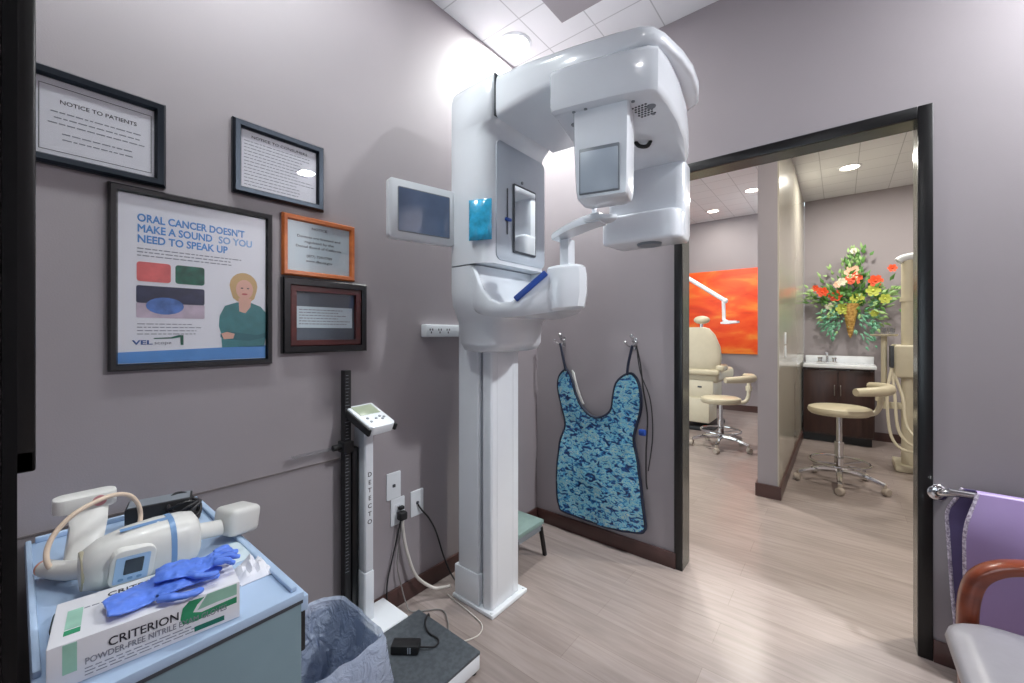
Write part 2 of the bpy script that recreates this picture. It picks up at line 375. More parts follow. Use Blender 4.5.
downlight(.48, -2.03, H, 'round downlight added out of view over the cart to brighten it and the wall', 11, warm=(.90, .98, 1))  # unseen lamp added to lift the dark upper-left wall and the cart
downlight(1.7, -1.85, 2.80, 'round fill downlight added out of view in the painted soffit near the doorway', 1.5, warm=(.8, .88, 1))  # unseen lamp added in the soffit as weak bluish fill
downlight(2.75, -.33, H, 'round recessed downlight in the ceiling strip beyond the armchair', 76, warm=(.94, .98, 1))
downlight(1.5, -3.2, H, 'round fill downlight added in the unseen corridor ceiling behind the doorway', 2, warm=(1, .98, .97))  # unseen lamp added behind the camera as slight fill
downlight(1.68, 3.1, H, 'round lit downlight in the tiles of the room with the sink', 27, warm=(1, .965, .88), lm='lamp_w')
downlight(2.9, 3.1, H, 'round lit downlight further right in the room with the sink', 24, warm=(1, .965, .88), lm='lamp_w')
downlight(2.3, .62, H, 'round lit downlight in the passage ceiling right past the doorway', 46, warm=(1, .95, .82), lm='lamp_w')
downlight(.696, 3.93, H2, 'nearer of two lit downlights above the orange painting room', 20, warm=(1, .965, .88), lm='lamp_w')
downlight(.068, 4.61, H2, 'farther of two lit downlights, next to the orange painting wall', 10, warm=(1, .965, .88), lm='lamp_w')
downlight(.1, 1.9, H2, 'lit downlight over the passage before the cream dental chair', 72, warm=(1, .965, .88), lm='lamp_w')

# ------------------------------------------------------------------ panoramic x-ray machine
xr = thing('panoramic_xray_machine', 'tall white panoramic dental x-ray machine on a floor column with overhead arm', 'x-ray machine', (.28, -.79, 0))
W = M['white']
mb = MB(); mb.box((.155, -.918, 0), (.415, -.662, .018), .004)
for x, y in ((.17, -.905), (.4, -.905), (.4, -.675)): mb.cyl((x, y, .018), (x, y, .022), .007)
mb.build('base_plate', W, xr)
mb = MB(); mb.prism([(.335, -.897), (.352, -.905), (.385, -.898), (.392, -.888), (.392, -.705), (.382, -.698), (.335, -.698)], .018, 1.32, bevel=.003)
for yy in (-.86, -.745): mb.box((.391, yy - .001, .03), (.393, yy + .001, 1.3))
mb.build('front_column', W, xr)
bx('column_groove', (.30, -.885, .018), (.335, -.70, 1.32), M['grey_m'], xr)
mb = MB(); mb.prism([(.18, -.9), (.19, -.905), (.312, -.905), (.318, -.895), (.318, -.698), (.18, -.698)], .018, 1.32, bevel=.003); mb.build('rear_column', W, xr)
bx('column_skirt', (.163, -.911, .018), (.322, -.69, .16), W, xr, .005)

# carriage: cross-section, rounded, that tapers to a bowl at the bottom
def car(x0, x1, y0, y1, ch, z, dx=0):
    return [(x0, y0 + .03, z), (x0 + .03, y0, z), (x1 - ch, y0, z), (x1 - ch * .45, y0 + .012, z), (x1, y0 + .045, z), (x1, y1 - .03, z), (x1 - .03, y1, z), (x0 + .03, y1, z), (x0, y1 - .03, z)]
rings = [car(.30, .45, -.95, -.68, .06, 1.185), car(.27, .485, -.975, -.65, .07, 1.195), car(.255, .50, -.985, -.64, .07, 1.225), car(.25, .505, -.99, -.638, .07, 1.31),
         car(.252, .52, -1.005, -.633, .07, 1.335), car(.262, .47, -1.04, -.63, .03, 1.39), car(.265, .435, -1.05, -.63, .03, 1.45), car(.265, .43, -1.05, -.63, .03, 1.553)]
MB().loft(rings).build('lower_carriage', W, xr, 50)
bx('carriage_seam', (.285, -1.036, 1.5525), (.43, -.65, 1.5595), M['grey_m'], xr)
rings = [car(.265, .50, -1.05, -.63, .07, 1.559), car(.265, .50, -1.05, -.63, .07, 2.07), car(.265, .507, -1.05, -.63, .068, 2.10), car(.265, .53, -1.05, -.63, .06, 2.125), car(.265, .545, -1.05, -.63, .04, 2.135), car(.265, .545, -1.05, -.63, .02, 2.26), car(.27, .545, -1.045, -.635, .02, 2.295), car(.29, .54, -1.03, -.65, .02, 2.318)]
MB().loft(rings).build('upper_carriage', W, xr, 50)
# recessed front panel of the carriage with mirror
MB().prism(rrect(-.818, 1.826, .35, .50, .03), .4995, .505, 'x', .002).build('front_panel', M['panelw'], xr)
mr = MB().prism(rrect(-.808, 1.768, .165, .30, .008), .507, .513, 'x', .002).build('mirror_frame', M['seam'], xr)
bx('mirror_glass', (.513, -.883, 1.627), (.5145, -.733, 1.909), M['mirror'], mr)
mb = MB(); mb.box((.507, -.930, 1.69), (.510, -.924, 1.885)); mb.build('height_slot', M['seam'], xr)
MB().box((.508, -.945, 1.745), (.52, -.910, 1.758), .003).build('slot_marker', M['blue'], xr)
MB().cyl((.507, -.825, 1.936), (.511, -.825, 1.936), .007).build('indicator_lens', M['grey_m'], xr)
# cyan pouch taped on the chamfered corner
pm = Matrix.Translation((.468, -1.052, 1.732)) @ Matrix.Rotation(R(22), 4, 'Z')
mb = MB()
n = 8; g = []
for i in range(n + 1):
    for j in range(n + 1):
        u, v = i / n - .5, j / n - .5
        d = .006 + .009 * noise.noise(Vector((i * .9, j * .7, 2)))
        e = 1 if (i in (0, n) or j in (0, n)) else 0
        g.append(Vector((u * .098 + .003 * noise.noise(Vector((j, 3, i))), -(.002 if e else d + .006), v * .165 + .003 * noise.noise(Vector((i, 8, j))))))
vs = [pm @ p for p in g] + [pm @ Vector((p.x, .004, p.z)) for p in g]
N1 = (n + 1) ** 2; fs = []
for i in range(n):
    for j in range(n):
        a = i * (n + 1) + j; b_ = a + n + 1
        fs.append((a, b_, b_ + 1, a + 1)); fs.append((a + N1, a + 1 + N1, b_ + 1 + N1, b_ + N1))
for i in range(n):
    for (a, b_) in ((i, i + 1), (n * (n + 1) + i + 1, n * (n + 1) + i), ((i + 1) * (n + 1), i * (n + 1)), (i * (n + 1) + n, (i + 1) * (n + 1) + n)):
        fs.append((a, b_, b_ + N1, a + N1))
mb.poly(vs, fs); lbl(mb.build('plastic_pouch', M['cyan'], xr, 60), 'bright cyan plastic pouch on the white column')

# lower shelf with dipping front wall
def shelf(x, yf, ztf, yb, zbt, zb, fl, th=.022):
    return [(x, yf + .02, zb), (x, yf + .004, zb + .02), (x, yf, (zb + ztf) / 2), (x, yf, ztf - .008), (x, yf + .006, ztf), (x, yf + th - .004, ztf), (x, yf + th, ztf - .008),
            (x, yf + th + .035, fl + .006), (x, yf + th + .08, fl), (x, (yf + yb) / 2, fl), (x, yb - th - .06, fl + .004), (x, yb - th - .01, (fl + zbt) / 2), (x, yb - th, zbt - .006), (x, yb - th + .006, zbt), (x, yb - .004, zbt), (x, yb, zbt - .01), (x, yb, (zb + zbt) / 2), (x, yb - .02, zb)]
st = [(.42, -1.05, 1.55, -.63, 1.557, 1.36, 1.44), (.44, -1.05, 1.515, -.63, 1.557, 1.35, 1.42), (.47, -1.05, 1.452, -.63, 1.557, 1.342, 1.395), (.51, -1.046, 1.408, -.63, 1.557, 1.335, 1.38), (.553, -1.035, 1.392, -.632, 1.558, 1.332, 1.38), (.595, -1.02, 1.393, -.64, 1.56, 1.333, 1.382),
      (.632, -1.0, 1.415, -.655, 1.56, 1.338, 1.39), (.68, -.965, 1.462, -.675, 1.56, 1.345, 1.43), (.72, -.935, 1.502, -.70, 1.558, 1.352, 1.49), (.745, -.918, 1.512, -.715, 1.545, 1.358, 1.508)]
mb = MB(); mb.loft([shelf(*a) for a in st])
mb.build('chin_shelf', W, xr, 50)
tipp = [(.715, -.935), (.755, -.925), (.79, -.895), (.818, -.86), (.824, -.815), (.80, -.765), (.765, -.725), (.715, -.705)]
def tr(k, z): return [(.715 + (x - .715) * k, -.82 + (y + .82) * (1 - (1 - k) * .8), z + (x - .715) * dz_) for (x, y), dz_ in zip(tipp, [.12] * 8)]
MB().loft([tr(.72, 1.352), tr(.90, 1.364), tr(1.0, 1.42), tr(1.0, 1.492), tr(.95, 1.520), tr(.84, 1.530)]).build('shelf_tip', W, xr, 28)
d = Vector((.085, .063, .085)); ang = math.atan2(.063, .085)
rot = Matrix.Translation((.67, -.979, 1.452)) @ Matrix.Rotation(ang, 4, 'Z') @ Matrix.Rotation(-math.atan2(.1, .115), 4, 'Y')
MB().box((-.080, -.012, -.011), (.080, .016, .013), .005, mtx=rot).build('hand_grip', M['blue'], xr)
mb = MB(); mb.box((.733, -.872, 1.5), (.775, -.818, 1.645), .006); mb.build('support_post', W, xr)
rings = []
for t in range(7):
    u = t / 6; x = .715 + .225 * u; y = -.868 - .04 * u; z = 1.655 + .03 * math.sin(u * 1.7); hw = .032 + .012 * math.sin(u * 3.1); hz = .014 + .004 * u
    rings.append([(x, y - hw, z - hz), (x, y - hw - .003, z), (x, y - hw * .8, z + hz), (x, y + hw * .8, z + hz), (x, y + hw + .003, z), (x, y + hw, z - hz)])
MB().loft(rings).build('chin_arm', W, xr, 60)
mb = MB(); mb.prism([(.885, -.955), (.96, -.95), (1.0, -.91), (.96, -.87), (.885, -.865)], 1.672, 1.690, bevel=.006)
mb.build('chin_plate', M['white_m'], xr)
mb = MB(); mb.lathe([(.018, 0), (.016, .02), (.009, .026), (.008, .052), (.005, .056)], (.905, -.905, 1.687), 16); mb.build('bite_peg', W, xr)

# overhead arm
plan = [(.549, -1.048), (.7, -1.058), (.9, -1.055), (1.06, -1.045), (1.13, -1.035), (1.165, -1.015), (1.185, -.97), (1.205, -.86), (1.21, -.76), (1.20, -.65), (1.175, -.56), (1.13, -.53), (.9, -.56), (.7, -.60), (.549, -.628)]
top = lambda x: 2.30 - .085 * max(0, x - .55) / .65
bot = lambda x: 2.125 + .04 * max(0, x - .55) / .65
def ring(s, f):
    out = []
    cx, cy = .85, -.80
    for x, y in plan:
        X = cx + (x - cx) * s if x > .56 else x; Y = cy + (y - cy) * s
        out.append((X, Y, bot(x) + (top(x) - bot(x)) * f))
    return out
MB().loft([ring(.95, 0), ring(.985, .06), ring(1, .2), ring(1, .72), ring(.985, .88), ring(.955, .97), ring(.90, 1.0)]).build('overhead_arm', W, xr, 50)
MB().box((.543, -1.0535, 2.13), (.549, -.627, 2.302), .002).build('arm_seam', M['seam'], xr)

# rotating unit: bar
bar = [(.847, -1.104), (.95, -1.083), (1.06, -1.053), (1.150, -1.022), (1.172, -1.0), (1.178, -.92), (1.170, -.78), (1.148, -.62), (1.10, -.42), (1.08, -.37), (.74, -.37), (.73, -.45), (.76, -.75), (.835, -1.06), (.838, -1.095)]
def bring(s, z):
    cx, cy = .95, -.75
    return [(cx + (x - cx) * s, cy + (y - cy) * s, z) for x, y in bar]
MB().loft([bring(.955, 2.015), bring(.985, 2.022), bring(1, 2.048), bring(1, 2.14), bring(.99, 2.155), bring(.96, 2.163)]).build('rotor_bar', W, xr, 40)
mb = MB()
for i in range(6):
    for j in range(5):
        x = 1.072 + j * .011 + (i % 2) * .005; y = -.955 + i * .014
        mb.cyl((x, y, 2.0135), (x, y, 2.017), .0042, n=8)
mb.build('vent_grille', M['seam'], xr)
for x, y in ((.91, -1.06), (.95, -1.052), (1.09, -.995), (1.115, -.88), (.885, -1.0)): MB().cyl((x, y, 2.0125), (x, y, 2.016), .006, n=12).build('screw', M['grey_m'], xr)
for x, y in ((.872, -.985), (1.125, -.93)): MB().lathe([(.0, -.002), (.014, -.002), (.016, .002), (0, .002)], (x, y, 2.0145), 16).build('screw_cap', M['grey_m'], xr)
# sensor housing
a15 = Matrix.Translation((.905, -1.062, 0)) @ Matrix.Rotation(R(14), 4, 'Z')
mb = MB(); rr = []
for z, x0, x1, y0, y1 in ((2.02, 0, .186, .004, .130), (1.90, .003, .186, 0, .13), (1.745, .012, .184, -.006, .128), (1.720, .016, .180, .0, .12), (1.714, .022, .174, .010, .11)):
    rr.append([(x0 + .006, y0, z), (x1 - .006, y0, z), (x1, y0 + .012, z), (x1, y1 - .02, z), (x1 - .02, y1, z), (x0 + .02, y1, z), (x0, y1 - .02, z), (x0, y0 + .012, z)])
sh = mb.loft(rr, mtx=a15).build('sensor_housing', W, xr, 40)
MB().box((.026, -.011, 1.728), (.158, -.002, 1.880), .003, mtx=a15).build('sensor_frame', M['grey_m'], sh)
MB().box((.031, -.013, 1.732), (.153, -.004, 1.868), .002, mtx=a15).build('sensor_panel', M['grey_l'], sh)
# tube head
mb = MB(); mb.prism([(.745, -.455), (.78, -.46), (1.06, -.435), (1.085, -.42), (1.075, -.30), (.76, -.30)], 1.70, 2.03, bevel=.012); mb.build('tube_head', W, xr)
mb = MB(); mb.prism([(.735, -.505), (.77, -.52), (1.0, -.50), (1.055, -.49), (1.083, -.455), (1.075, -.31), (.75, -.31)], 1.678, 1.808, bevel=.016, seg=3); mb.build('tube_head_window', W, xr)
MB().lathe([(0, -.008), (.05, -.008), (.055, 0), (.055, .004), (0, .004)], (.93, -.42, 1.676)).build('tube_head_cap', M['grey_m'], xr)
mb = MB(); mb.tube([(.985, -.72, 2.018), (1.0, -.715, 1.998), (1.025, -.70, 1.996), (1.035, -.69, 2.018)], .008); mb.build('tube_cable', M['rubber'], xr)
# monitor on the machine
dm = Vector((.225, .974, 0)).normalized(); nm = Vector((dm.y, -dm.x, 0))
mm = Matrix(((dm.x, nm.x, 0, .279), (dm.y, nm.y, 0, -1.19), (0, 0, 1, 1.762), (0, 0, 0, 1)))
def mprism(pts, lo, hi, bevel, m, name, par): return MB().prism(pts, lo, hi, 'y', bevel, mtx=mm).build(name, m, par)
mon = mprism(rrect(0, 0, .292, .236, .016), -.03, 0, .005, M['white_m'], 'control_monitor', xr)
mprism(rrect(.006, 0, .232, .178, .006), -.001, .0012, .0, M['grey_m'], 'monitor_bezel', mon)
mprism(rrect(.006, 0, .224, .170, .004), .001, .0022, 0, M['screen'], 'screen', mon)
mb = MB(); mb.tube([(.255, -1.13, 1.76), (.27, -1.09, 1.76), (.30, -1.0, 1.76)], .02, 12); mb.build('monitor_bracket', M['grey_l'], mon)

# ------------------------------------------------------------------ framed pieces on the left wall
def picture(name, label, y0, y1, z0, z1, fw, m, dep=.022, bev=.006, cat='picture frame', group='framed notices on the left wall', tilt=0):
    t = thing(name, label, cat, (0, (y0 + y1) / 2, z0), group)
    mb = MB()
    o = [(y0, z0), (y1, z0), (y1, z1), (y0, z1)]; i = [(y0 + fw, z0 + fw), (y1 - fw, z0 + fw), (y1 - fw, z1 - fw), (y0 + fw, z1 - fw)]
    k = .25
    mid = [(a[0] * (1 - k) + b[0] * k, a[1] * (1 - k) + b[1] * k) for a, b in zip(o, i)]
    mid2 = [(a[0] * (1 - .8) + b[0] * .8, a[1] * (1 - .8) + b[1] * .8) for a, b in zip(o, i)]
    X0 = .0015
    mb.loft([[(X0, *p) for p in i], [(X0, *p) for p in o], [(X0 + dep * .55, *p) for p in o], [(X0 + dep, *p) for p in mid], [(X0 + dep * .9, *p) for p in mid2], [(X0 + dep * .45, *p) for p in i], [(X0, *p) for p in i]], cap=False)
    mb.build('frame', m, t, 25)
    s = bx('sheet', (.002, y0 + fw - .003, z0 + fw - .003), (.006, y1 - fw + .003, z1 - fw + .003), M['paper'], t)
    bx('glass', (.0085, y0 + fw - .002, z0 + fw - .002), (.0095, y1 - fw + .002, z1 - fw + .002), M['glass'], t)
    return t, s
def lines(parent, y0, y1, z0, z1, n, m, h=.4, seed=1, center=False, x=.0064, ragged=.3):
    rnd = random.Random(seed); mb = MB(); dz = (z1 - z0) / n
    for k in range(n):
        zc = z1 - dz * (k + .5); L = (y1 - y0) * (1 - ragged * rnd.random()); a = y0 if not center else (y0 + y1) / 2 - L / 2; e = a + L
        while a < e - .003:
            w = min(e - a, rnd.uniform(.006, .018)); mb.box((x - .0003, a, zc - dz * h / 2), (x, a + w, zc + dz * h / 2)); a += w + .003
    return mb.build('small_print', m, parent)
# big notice at the far left
t, s = picture('notice_frame', 'black framed notice to patients at the left edge, top left of the group', -2.2445, -1.958, 1.710, 1.962, .026, M['frame_mir'], .024)
mb = MB()
for a in ((-2.21, 1.748, -1.99, 1.7495), (-2.21, 1.918, -1.99, 1.9195), (-1.9915, 1.748, -1.99, 1.9195), (-2.21, 1.748, -2.2085, 1.9195)): mb.box((.006, a[0], a[1]), (.0064, a[2], a[3]))
mb.build('printed_border', M['ink'], s)
text('heading_text', 'NOTICE TO PATIENTS', (.0062, -2.098, 1.876), LW, M['ink'], s, .015, .15, 'CENTER')
lines(s, -2.195, -2.005, 1.815, 1.86, 3, M['ink_g'], .18, 3, True, ragged=.25)
lines(s, -2.185, -2.015, 1.775, 1.805, 2, M['ink_g'], .18, 5, True, ragged=.3)
# second notice
t, s = picture('notice_frame', 'black framed notice full of fine print, above the orange wooden frame', -1.785, -1.474, 1.749, 2.003, .027, M['frame_mir'], .024)
text('heading_text', 'NOTICE TO CONSUMERS', (.0062, -1.63, 1.953), LW, M['ink'], s, .013, .19, 'CENTER')
lines(s, -1.748, -1.508, 1.782, 1.945, 14, M['ink_g'], .2, 8)
# orange
t, s = picture('notice_frame', 'small orange-brown wooden frame with a licensing notice right of the poster', -1.628, -1.342, 1.486, 1.717, .021, M['wood_o'], .02)
s.data.materials[0] = M['paper_b']
for k, (tx, z, w) in enumerate((('NOTICE', 1.672, .06), ('Dentists are licensed and', 1.637, .17), ('regulated by the', 1.618, .115), ('Dental Board of California', 1.599, .18), ('(877) 729-7789', 1.564, .10), ('www.dbc.ca.gov', 1.545, .105))):
    text('notice_text', tx, (.0062, -1.487, z), LW, M['ink'], s, .0135, w, 'CENTER')
# mahogany
t, s = picture('certificate_frame', 'dark mahogany frame holding a pale certificate, under the orange wooden frame', -1.629, -1.29, 1.194, 1.478, .0, M['wood_m'], .02) if 0 else (None, None)
t = thing('certificate_frame', 'dark mahogany frame holding a pale certificate, under the orange wooden frame', 'picture frame', (0, -1.46, 1.194), 'framed notices on the left wall')
def frame_ring(y0, y1, z0, z1, fw, X0, X1, m, nm, par):
    mb = MB(); o = [(y0, z0), (y1, z0), (y1, z1), (y0, z1)]; i = [(y0 + fw, z0 + fw), (y1 - fw, z0 + fw), (y1 - fw, z1 - fw), (y0 + fw, z1 - fw)]
    mb.loft([[(X0, *p) for p in i], [(X0, *p) for p in o], [(X1 - .005, *p) for p in o], [(X1, p[0] + (.005 if p[0] == y0 else -.005), p[1] + (.005 if p[1] == z0 else -.005)) for p in o], [(X1, *p) for p in i], [(X0, *p) for p in i]], cap=False)
    return mb.build(nm, m, par, 25)
frame_ring(-1.629, -1.29, 1.194, 1.478, .026, .0015, .026, M['frame_blk'], 'outer_frame', t)
frame_ring(-1.604, -1.315, 1.219, 1.453, .024, .0015, .022, M['wood_m'], 'inner_frame', t)
s = bx('backing', (.002, -1.582, 1.24), (.005, -1.337, 1.432), mat('slate_backing', (86, 98, 112), .5), t)
c = bx('certificate', (.005, -1.575, 1.29), (.0062, -1.35, 1.373), M['paper_b'], s)
lines(s, -1.565, -1.36, 1.30, 1.366, 6, M['ink_g'], .3, 11, x=.0066)
bx('glass', (.0085, -1.582, 1.241), (.0095, -1.337, 1.431), M['glass'], t)
# poster
t, s = picture('poster_frame', 'large black framed oral cancer poster with a woman in a teal shirt', -2.084, -1.660, 1.160, 1.697, .021, M['frame_blk'], .02)
for k, (tx, y_, w_) in enumerate((("ORAL CANCER DOESN'T", -2.022, .275), ("MAKE A SOUND", -2.022, .182), ("NEED TO SPEAK UP", -2.022, .225))):
    text('headline_text', tx, (.0062, y_, 1.600 - .031 * k), LW, M['ink_b'], s, .0315, w_, bold=.028)
text('headline_text', "SO YOU", (.0062, -1.822, 1.569), LW, mat('pale_blue_ink', (140, 178, 222), .7), s, .0315, .098, bold=.028)
lines(s, -2.022, -1.75, 1.494, 1.525, 3, M['ink_g'], .3, 21, ragged=.15)
X = .0062
def rr_print(nm, cy, cz, w, h, r, m, x1=.0068, x0=.006): return MB().prism(rrect(cy, cz, w, h, r), x0, x1, 'x').build(nm, m, s)
rr_print('pink_photo', -1.984, 1.452, .078, .058, .008, M['pink']); rr_print('green_photo', -1.897, 1.452, .074, .058, .008, M['pgreen'])
rr_print('mouth_photo_dark', -1.942, 1.385, .164, .052, .006, mat('printed_navy', (50, 54, 82), .6, var=.3, scale=30))
rr_print('mouth_photo_light', -1.942, 1.338, .164, .045, .004, mat('printed_blush', (196, 180, 196), .6, var=.15, scale=30))
mb = MB(); mb.prism([(-1.978 + .045 * math.cos(R(a)) + .02, 1.352 + .026 * math.sin(R(a))) for a in range(0, 360, 20)], .0066, .0072, 'x'); mb.build('mouth_photo_glow', mat('printed_teal_blue', (84, 120, 186), .6, var=.3, scale=40), s)
lines(s, -2.022, -1.86, 1.262, 1.302, 4, M['ink_g'], .26, 23, ragged=.2)
MB().prism([(-2.063, 1.182), (-1.681, 1.182), (-1.681, 1.226), (-2.063, 1.214)], .006, .0066, 'x').build('blue_band', M['ink_b'], s)
text('logo_text', 'VEL', (.0064, -2.032, 1.236), LW, mat('logo_blue', (40, 84, 150), .6), s, .018, .046, bold=.03)
text('logo_text', 'scope', (.0064, -1.984, 1.236), LW, M['ink_g'], s, .014, .04)
mb = MB(); mb.prism([(-1.985, 1.252), (-1.94, 1.253), (-1.922, 1.257), (-1.921, 1.233), (-1.914, 1.232), (-1.914, 1.263), (-1.925, 1.264), (-1.945, 1.257), (-1.985, 1.255)], .006, .0066, 'x'); mb.build('logo_swoosh', M['pgreen'], s)
# printed woman
def P(pts, x0, x1, m, nm):
    pts = [(PC[0] + (a_ - PC[0]) * 1.13, PC[1] + (b_ - PC[1]) * 1.13) for a_, b_ in pts]
    return MB().prism(pts, x0, x1, 'x').build(nm, m, s)
cy = -1.742
PC = (cy, 1.222)
P([(cy - .062, 1.222), (cy - .064, 1.262), (cy - .07, 1.285), (cy - .068, 1.315), (cy - .055, 1.345), (cy - .025, 1.357), (cy - .012, 1.358), (cy + .015, 1.357), (cy + .04, 1.347), (cy + .058, 1.325), (cy + .062, 1.29), (cy + .056, 1.262), (cy + .05, 1.222)], .006, .0066, M['shirt'], 'printed_shirt')
P([(cy - .006 + .037 * math.cos(R(a)), 1.408 + .040 * math.sin(R(a)) - (.012 if 200 < a < 340 else 0)) for a in range(0, 360, 20)], .006, .0066, M['hair'], 'printed_hair')
P([(cy - .018, 1.33), (cy - .02, 1.37), (cy + .014, 1.37), (cy + .012, 1.345), (cy - .002, 1.325)], .0066, .0069, M['skin'], 'printed_neck')
P([(cy - .004 + .023 * math.cos(R(a)), 1.397 + .030 * math.sin(R(a))) for a in range(0, 360, 20)], .0066, .0071, M['skin'], 'printed_face')
P([(cy - .004 + .008 * math.cos(R(a)), 1.383 + .003 * math.sin(R(a))) for a in range(0, 360, 30)], .0071, .0073, mat('printed_lips', (190, 96, 96), .6), 'printed_mouth')
mb = MB()
for dy in (-.011, .005): mb.prism([(PC[0] + 1.13 * (dy + .0035 * math.cos(R(a))), PC[1] + 1.13 * (.179 + .002 * math.sin(R(a)))) for a in range(0, 360, 45)], .0071, .0073, 'x')
mb.build('printed_eyes', M['ink'], s)
P([(cy - .066, 1.262), (cy - .05, 1.270), (cy + .03, 1.258), (cy + .06, 1.268), (cy + .058, 1.252), (cy + .01, 1.24), (cy - .05, 1.246), (cy - .066, 1.252)], .0066, .007, mat('printed_dark_sleeve', (44, 104, 116), .6), 'printed_sleeve')
P([(cy - .064, 1.263), (cy - .05, 1.268), (cy - .03, 1.262), (cy - .034, 1.248), (cy - .058, 1.246)], .007, .0074, M['skin'], 'printed_hand')
# black frame on the front wall seen edge-on
t = thing('black_wall_board', 'flat black panel on the wall seen edge-on beside the doorway at left edge', 'wall panel', (.45, YF, 1.08)); t['kind'] = 'thing'
bx('panel', (.10, YF + .001, 1.085), (.755, YF + .022, 2.3), M['black'], t, .003)
mb = MB()
for z in (1.082,): mb.box((.098, YF + .001, z), (.758, YF + .026, z + .03), .003)
mb.box((.735, YF + .001, 1.082), (.758, YF + .026, 2.3), .003); mb.box((.098, YF + .001, 1.082), (.125, YF + .026, 2.3), .003); mb.box((.098, YF + .001, 2.275), (.758, YF + .026, 2.302), .003)
mb.build('frame', M['black'], t)

# ------------------------------------------------------------------ outlets, power strip, cords
def plate(label, y, z, w=.075, h=.123, kind='duplex'):
    t = thing('outlet_plate', label, 'wall outlet', (0, y, z), 'white wall plates under the monitor')
    MB().prism(rrect(y, z, w, h, .005), 0.0005, .006, 'x', .0015).build('cover', M['white_m'], t)
    mb = MB()
    if kind == 'duplex':
        for dz in (-.02, .02):
            mb.prism(rrect(y, z + dz, .033, .028, .008), .006, .0085, 'x')
        mb.build('sockets', M['white'], t); mb = MB()
        for dz in (-.02, .02):
            for dy in (-.006, .006): mb.box((.0085, y + dy - .001, z + dz - .004), (.009, y + dy + .001, z + dz + .005))
    else:
        mb.prism(rrect(y, z, .014, .014, .003), .006, .009, 'x')
    mb.build('slots', M['seam'], t)
    return t
plate('white jack plate, highest of the three wall plates beside the scale', -1.143, .564, kind='jack')
plate('white outlet plate with a black plug, under the highest plate', -1.121, .440)
plate('white outlet plate with a thin cable, nearest the x-ray column', -1.010, .443, kind='jack')
t = thing('power_cable', 'thick white cable from the black plug to the x-ray column foot', 'cable', (.03, -1.11, .05))
MB().box((.0095, -1.132, .403), (.045, -1.094, .44), .006).box((.0095, -1.125, .448), (.03, -1.1, .464), .004).build('plug', M['rubber'], t)
MB().tube([(.03, -1.113, .405), (.03, -1.11, .35), (.035, -1.09, .24), (.05, -1.05, .12), (.09, -.985, .05), (.125, -.945, .045), (.148, -.924, .05)], .0075, 10).build('cord', M['cordwht'], t)
o = MB().tube([(.028, -1.121, .405), (.02, -1.135, .33), (.012, -1.16, .22), (.012, -1.18, .15), (.02, -1.19, .08), (.03, -1.187, .012)], .0035).build('black_cable', M['cordblk']); tag(o, 'thin black cable hanging from the outlet down behind the scale', 'cable')
o = MB().tube([(.028, -1.118, .405), (.016, -1.12, .3), (.02, -1.135, .2), (.03, -1.12, .1), (.06, -1.115, .03), (.1, -1.11, .006), (.19, -1.02, .006), (.27, -1.05, .006), (.33, -1.1, .006)], .003).build('grey_cable', M['cordgry']); tag(o, 'thin grey cable looping down the wall and over the floor behind the scale', 'cable')
o = MB().tube([(.012, -1.01, .435), (.02, -.99, .40), (.02, -.95, .35), (.016, -.90, .26), (.03, -.86, .12), (.07, -.84, .03), (.13, -.85, .02)], .004).build('network_cable', M['cordblk']); tag(o, 'thin dark cable from the nearest plate to behind the x-ray column', 'cable')
o = MB().tube([(.13, -.925, .004), (.2, -.935, .004), (.32, -.95, .004), (.40, -.97, .004), (.43, -1.02, .004), (.41, -1.08, .004), (.37, -1.13, .004), (.33, -1.14, .004)], .0028).build('floor_cable', M['cordwht']); tag(o, 'thin pale cable curving over the floor from the column foot to the scale', 'cable')
t = thing('power_strip', 'white power strip on the wall behind the x-ray machine', 'power strip', (0, -.85, 1.28))
MB().box((.0005, -.985, 1.25), (.045, -.70, 1.312), .006).build('housing', M['white_m'], t)
mb = MB()
for y in (-.955, -.90, -.845):
    for dy, dz in ((-.008, .006), (.008, .006), (0, -.008)): mb.box((.0445, y + dy - .003, 1.281 + dz - .005), (.0462, y + dy + .003, 1.281 + dz + .005))
mb.build('sockets', M['seam'], t)

# ------------------------------------------------------------------ scale
t = thing('medical_scale', 'white physician scale with grey platform, display column and black height rod', 'scale', (.25, -1.35, 0))
mb = MB(); mb.box((.195, -1.545, 0.012), (.562, -1.15, .068), .006); mb.box((.015, -1.43, .012), (.2, -1.205, .085), .005)
mb.build('platform_base', M['white'], t)
bx('platform_mat', (.197, -1.545, .068), (.562, -1.15, .080), M['pad'], t, .002)
mb = MB()
for x, y in ((.21, -1.53), (.54, -1.53), (.54, -1.17), (.21, -1.17)): mb.cyl((x, y, 0), (x, y, .014), .015)
mb.build('feet', M['rubber'], t)
mb = MB(); mb.prism([(.012, -1.345), (.018, -1.349), (.095, -1.349), (.102, -1.343), (.102, -1.306), (.012, -1.306)], .08, .285, bevel=.002); mb.build('column_foot', M['white'], t)
mb = MB(); mb.prism([(.014, -1.344), (.020, -1.347), (.093, -1.347), (.1, -1.341), (.1, -1.308), (.014, -1.308)], .288, .872, bevel=.002)
mb.prism([(.022, -1.342), (.093, -1.342), (.093, -1.312), (.022, -1.312)], .872, .90, bevel=.003); mb.build('column', M['white'], t)
for k, ch in enumerate('DETECTO'):
    text('letter', ch, (.1008, -1.3245, .678 - k * .0325), LW, M['ink'], t, .026, None, 'CENTER')
dmx = Matrix.Translation((.095, -1.325, .898)) @ Matrix.Rotation(R(8), 4, 'Z') @ Matrix.Rotation(R(24), 4, 'Y')
hd = MB().prism([(-.085, -.066), (.07, -.066), (.085, -.05), (.085, .05), (.07, .066), (-.085, .066)], 0, .04, bevel=.006, mtx=dmx).build('display_head', M['white'], t)
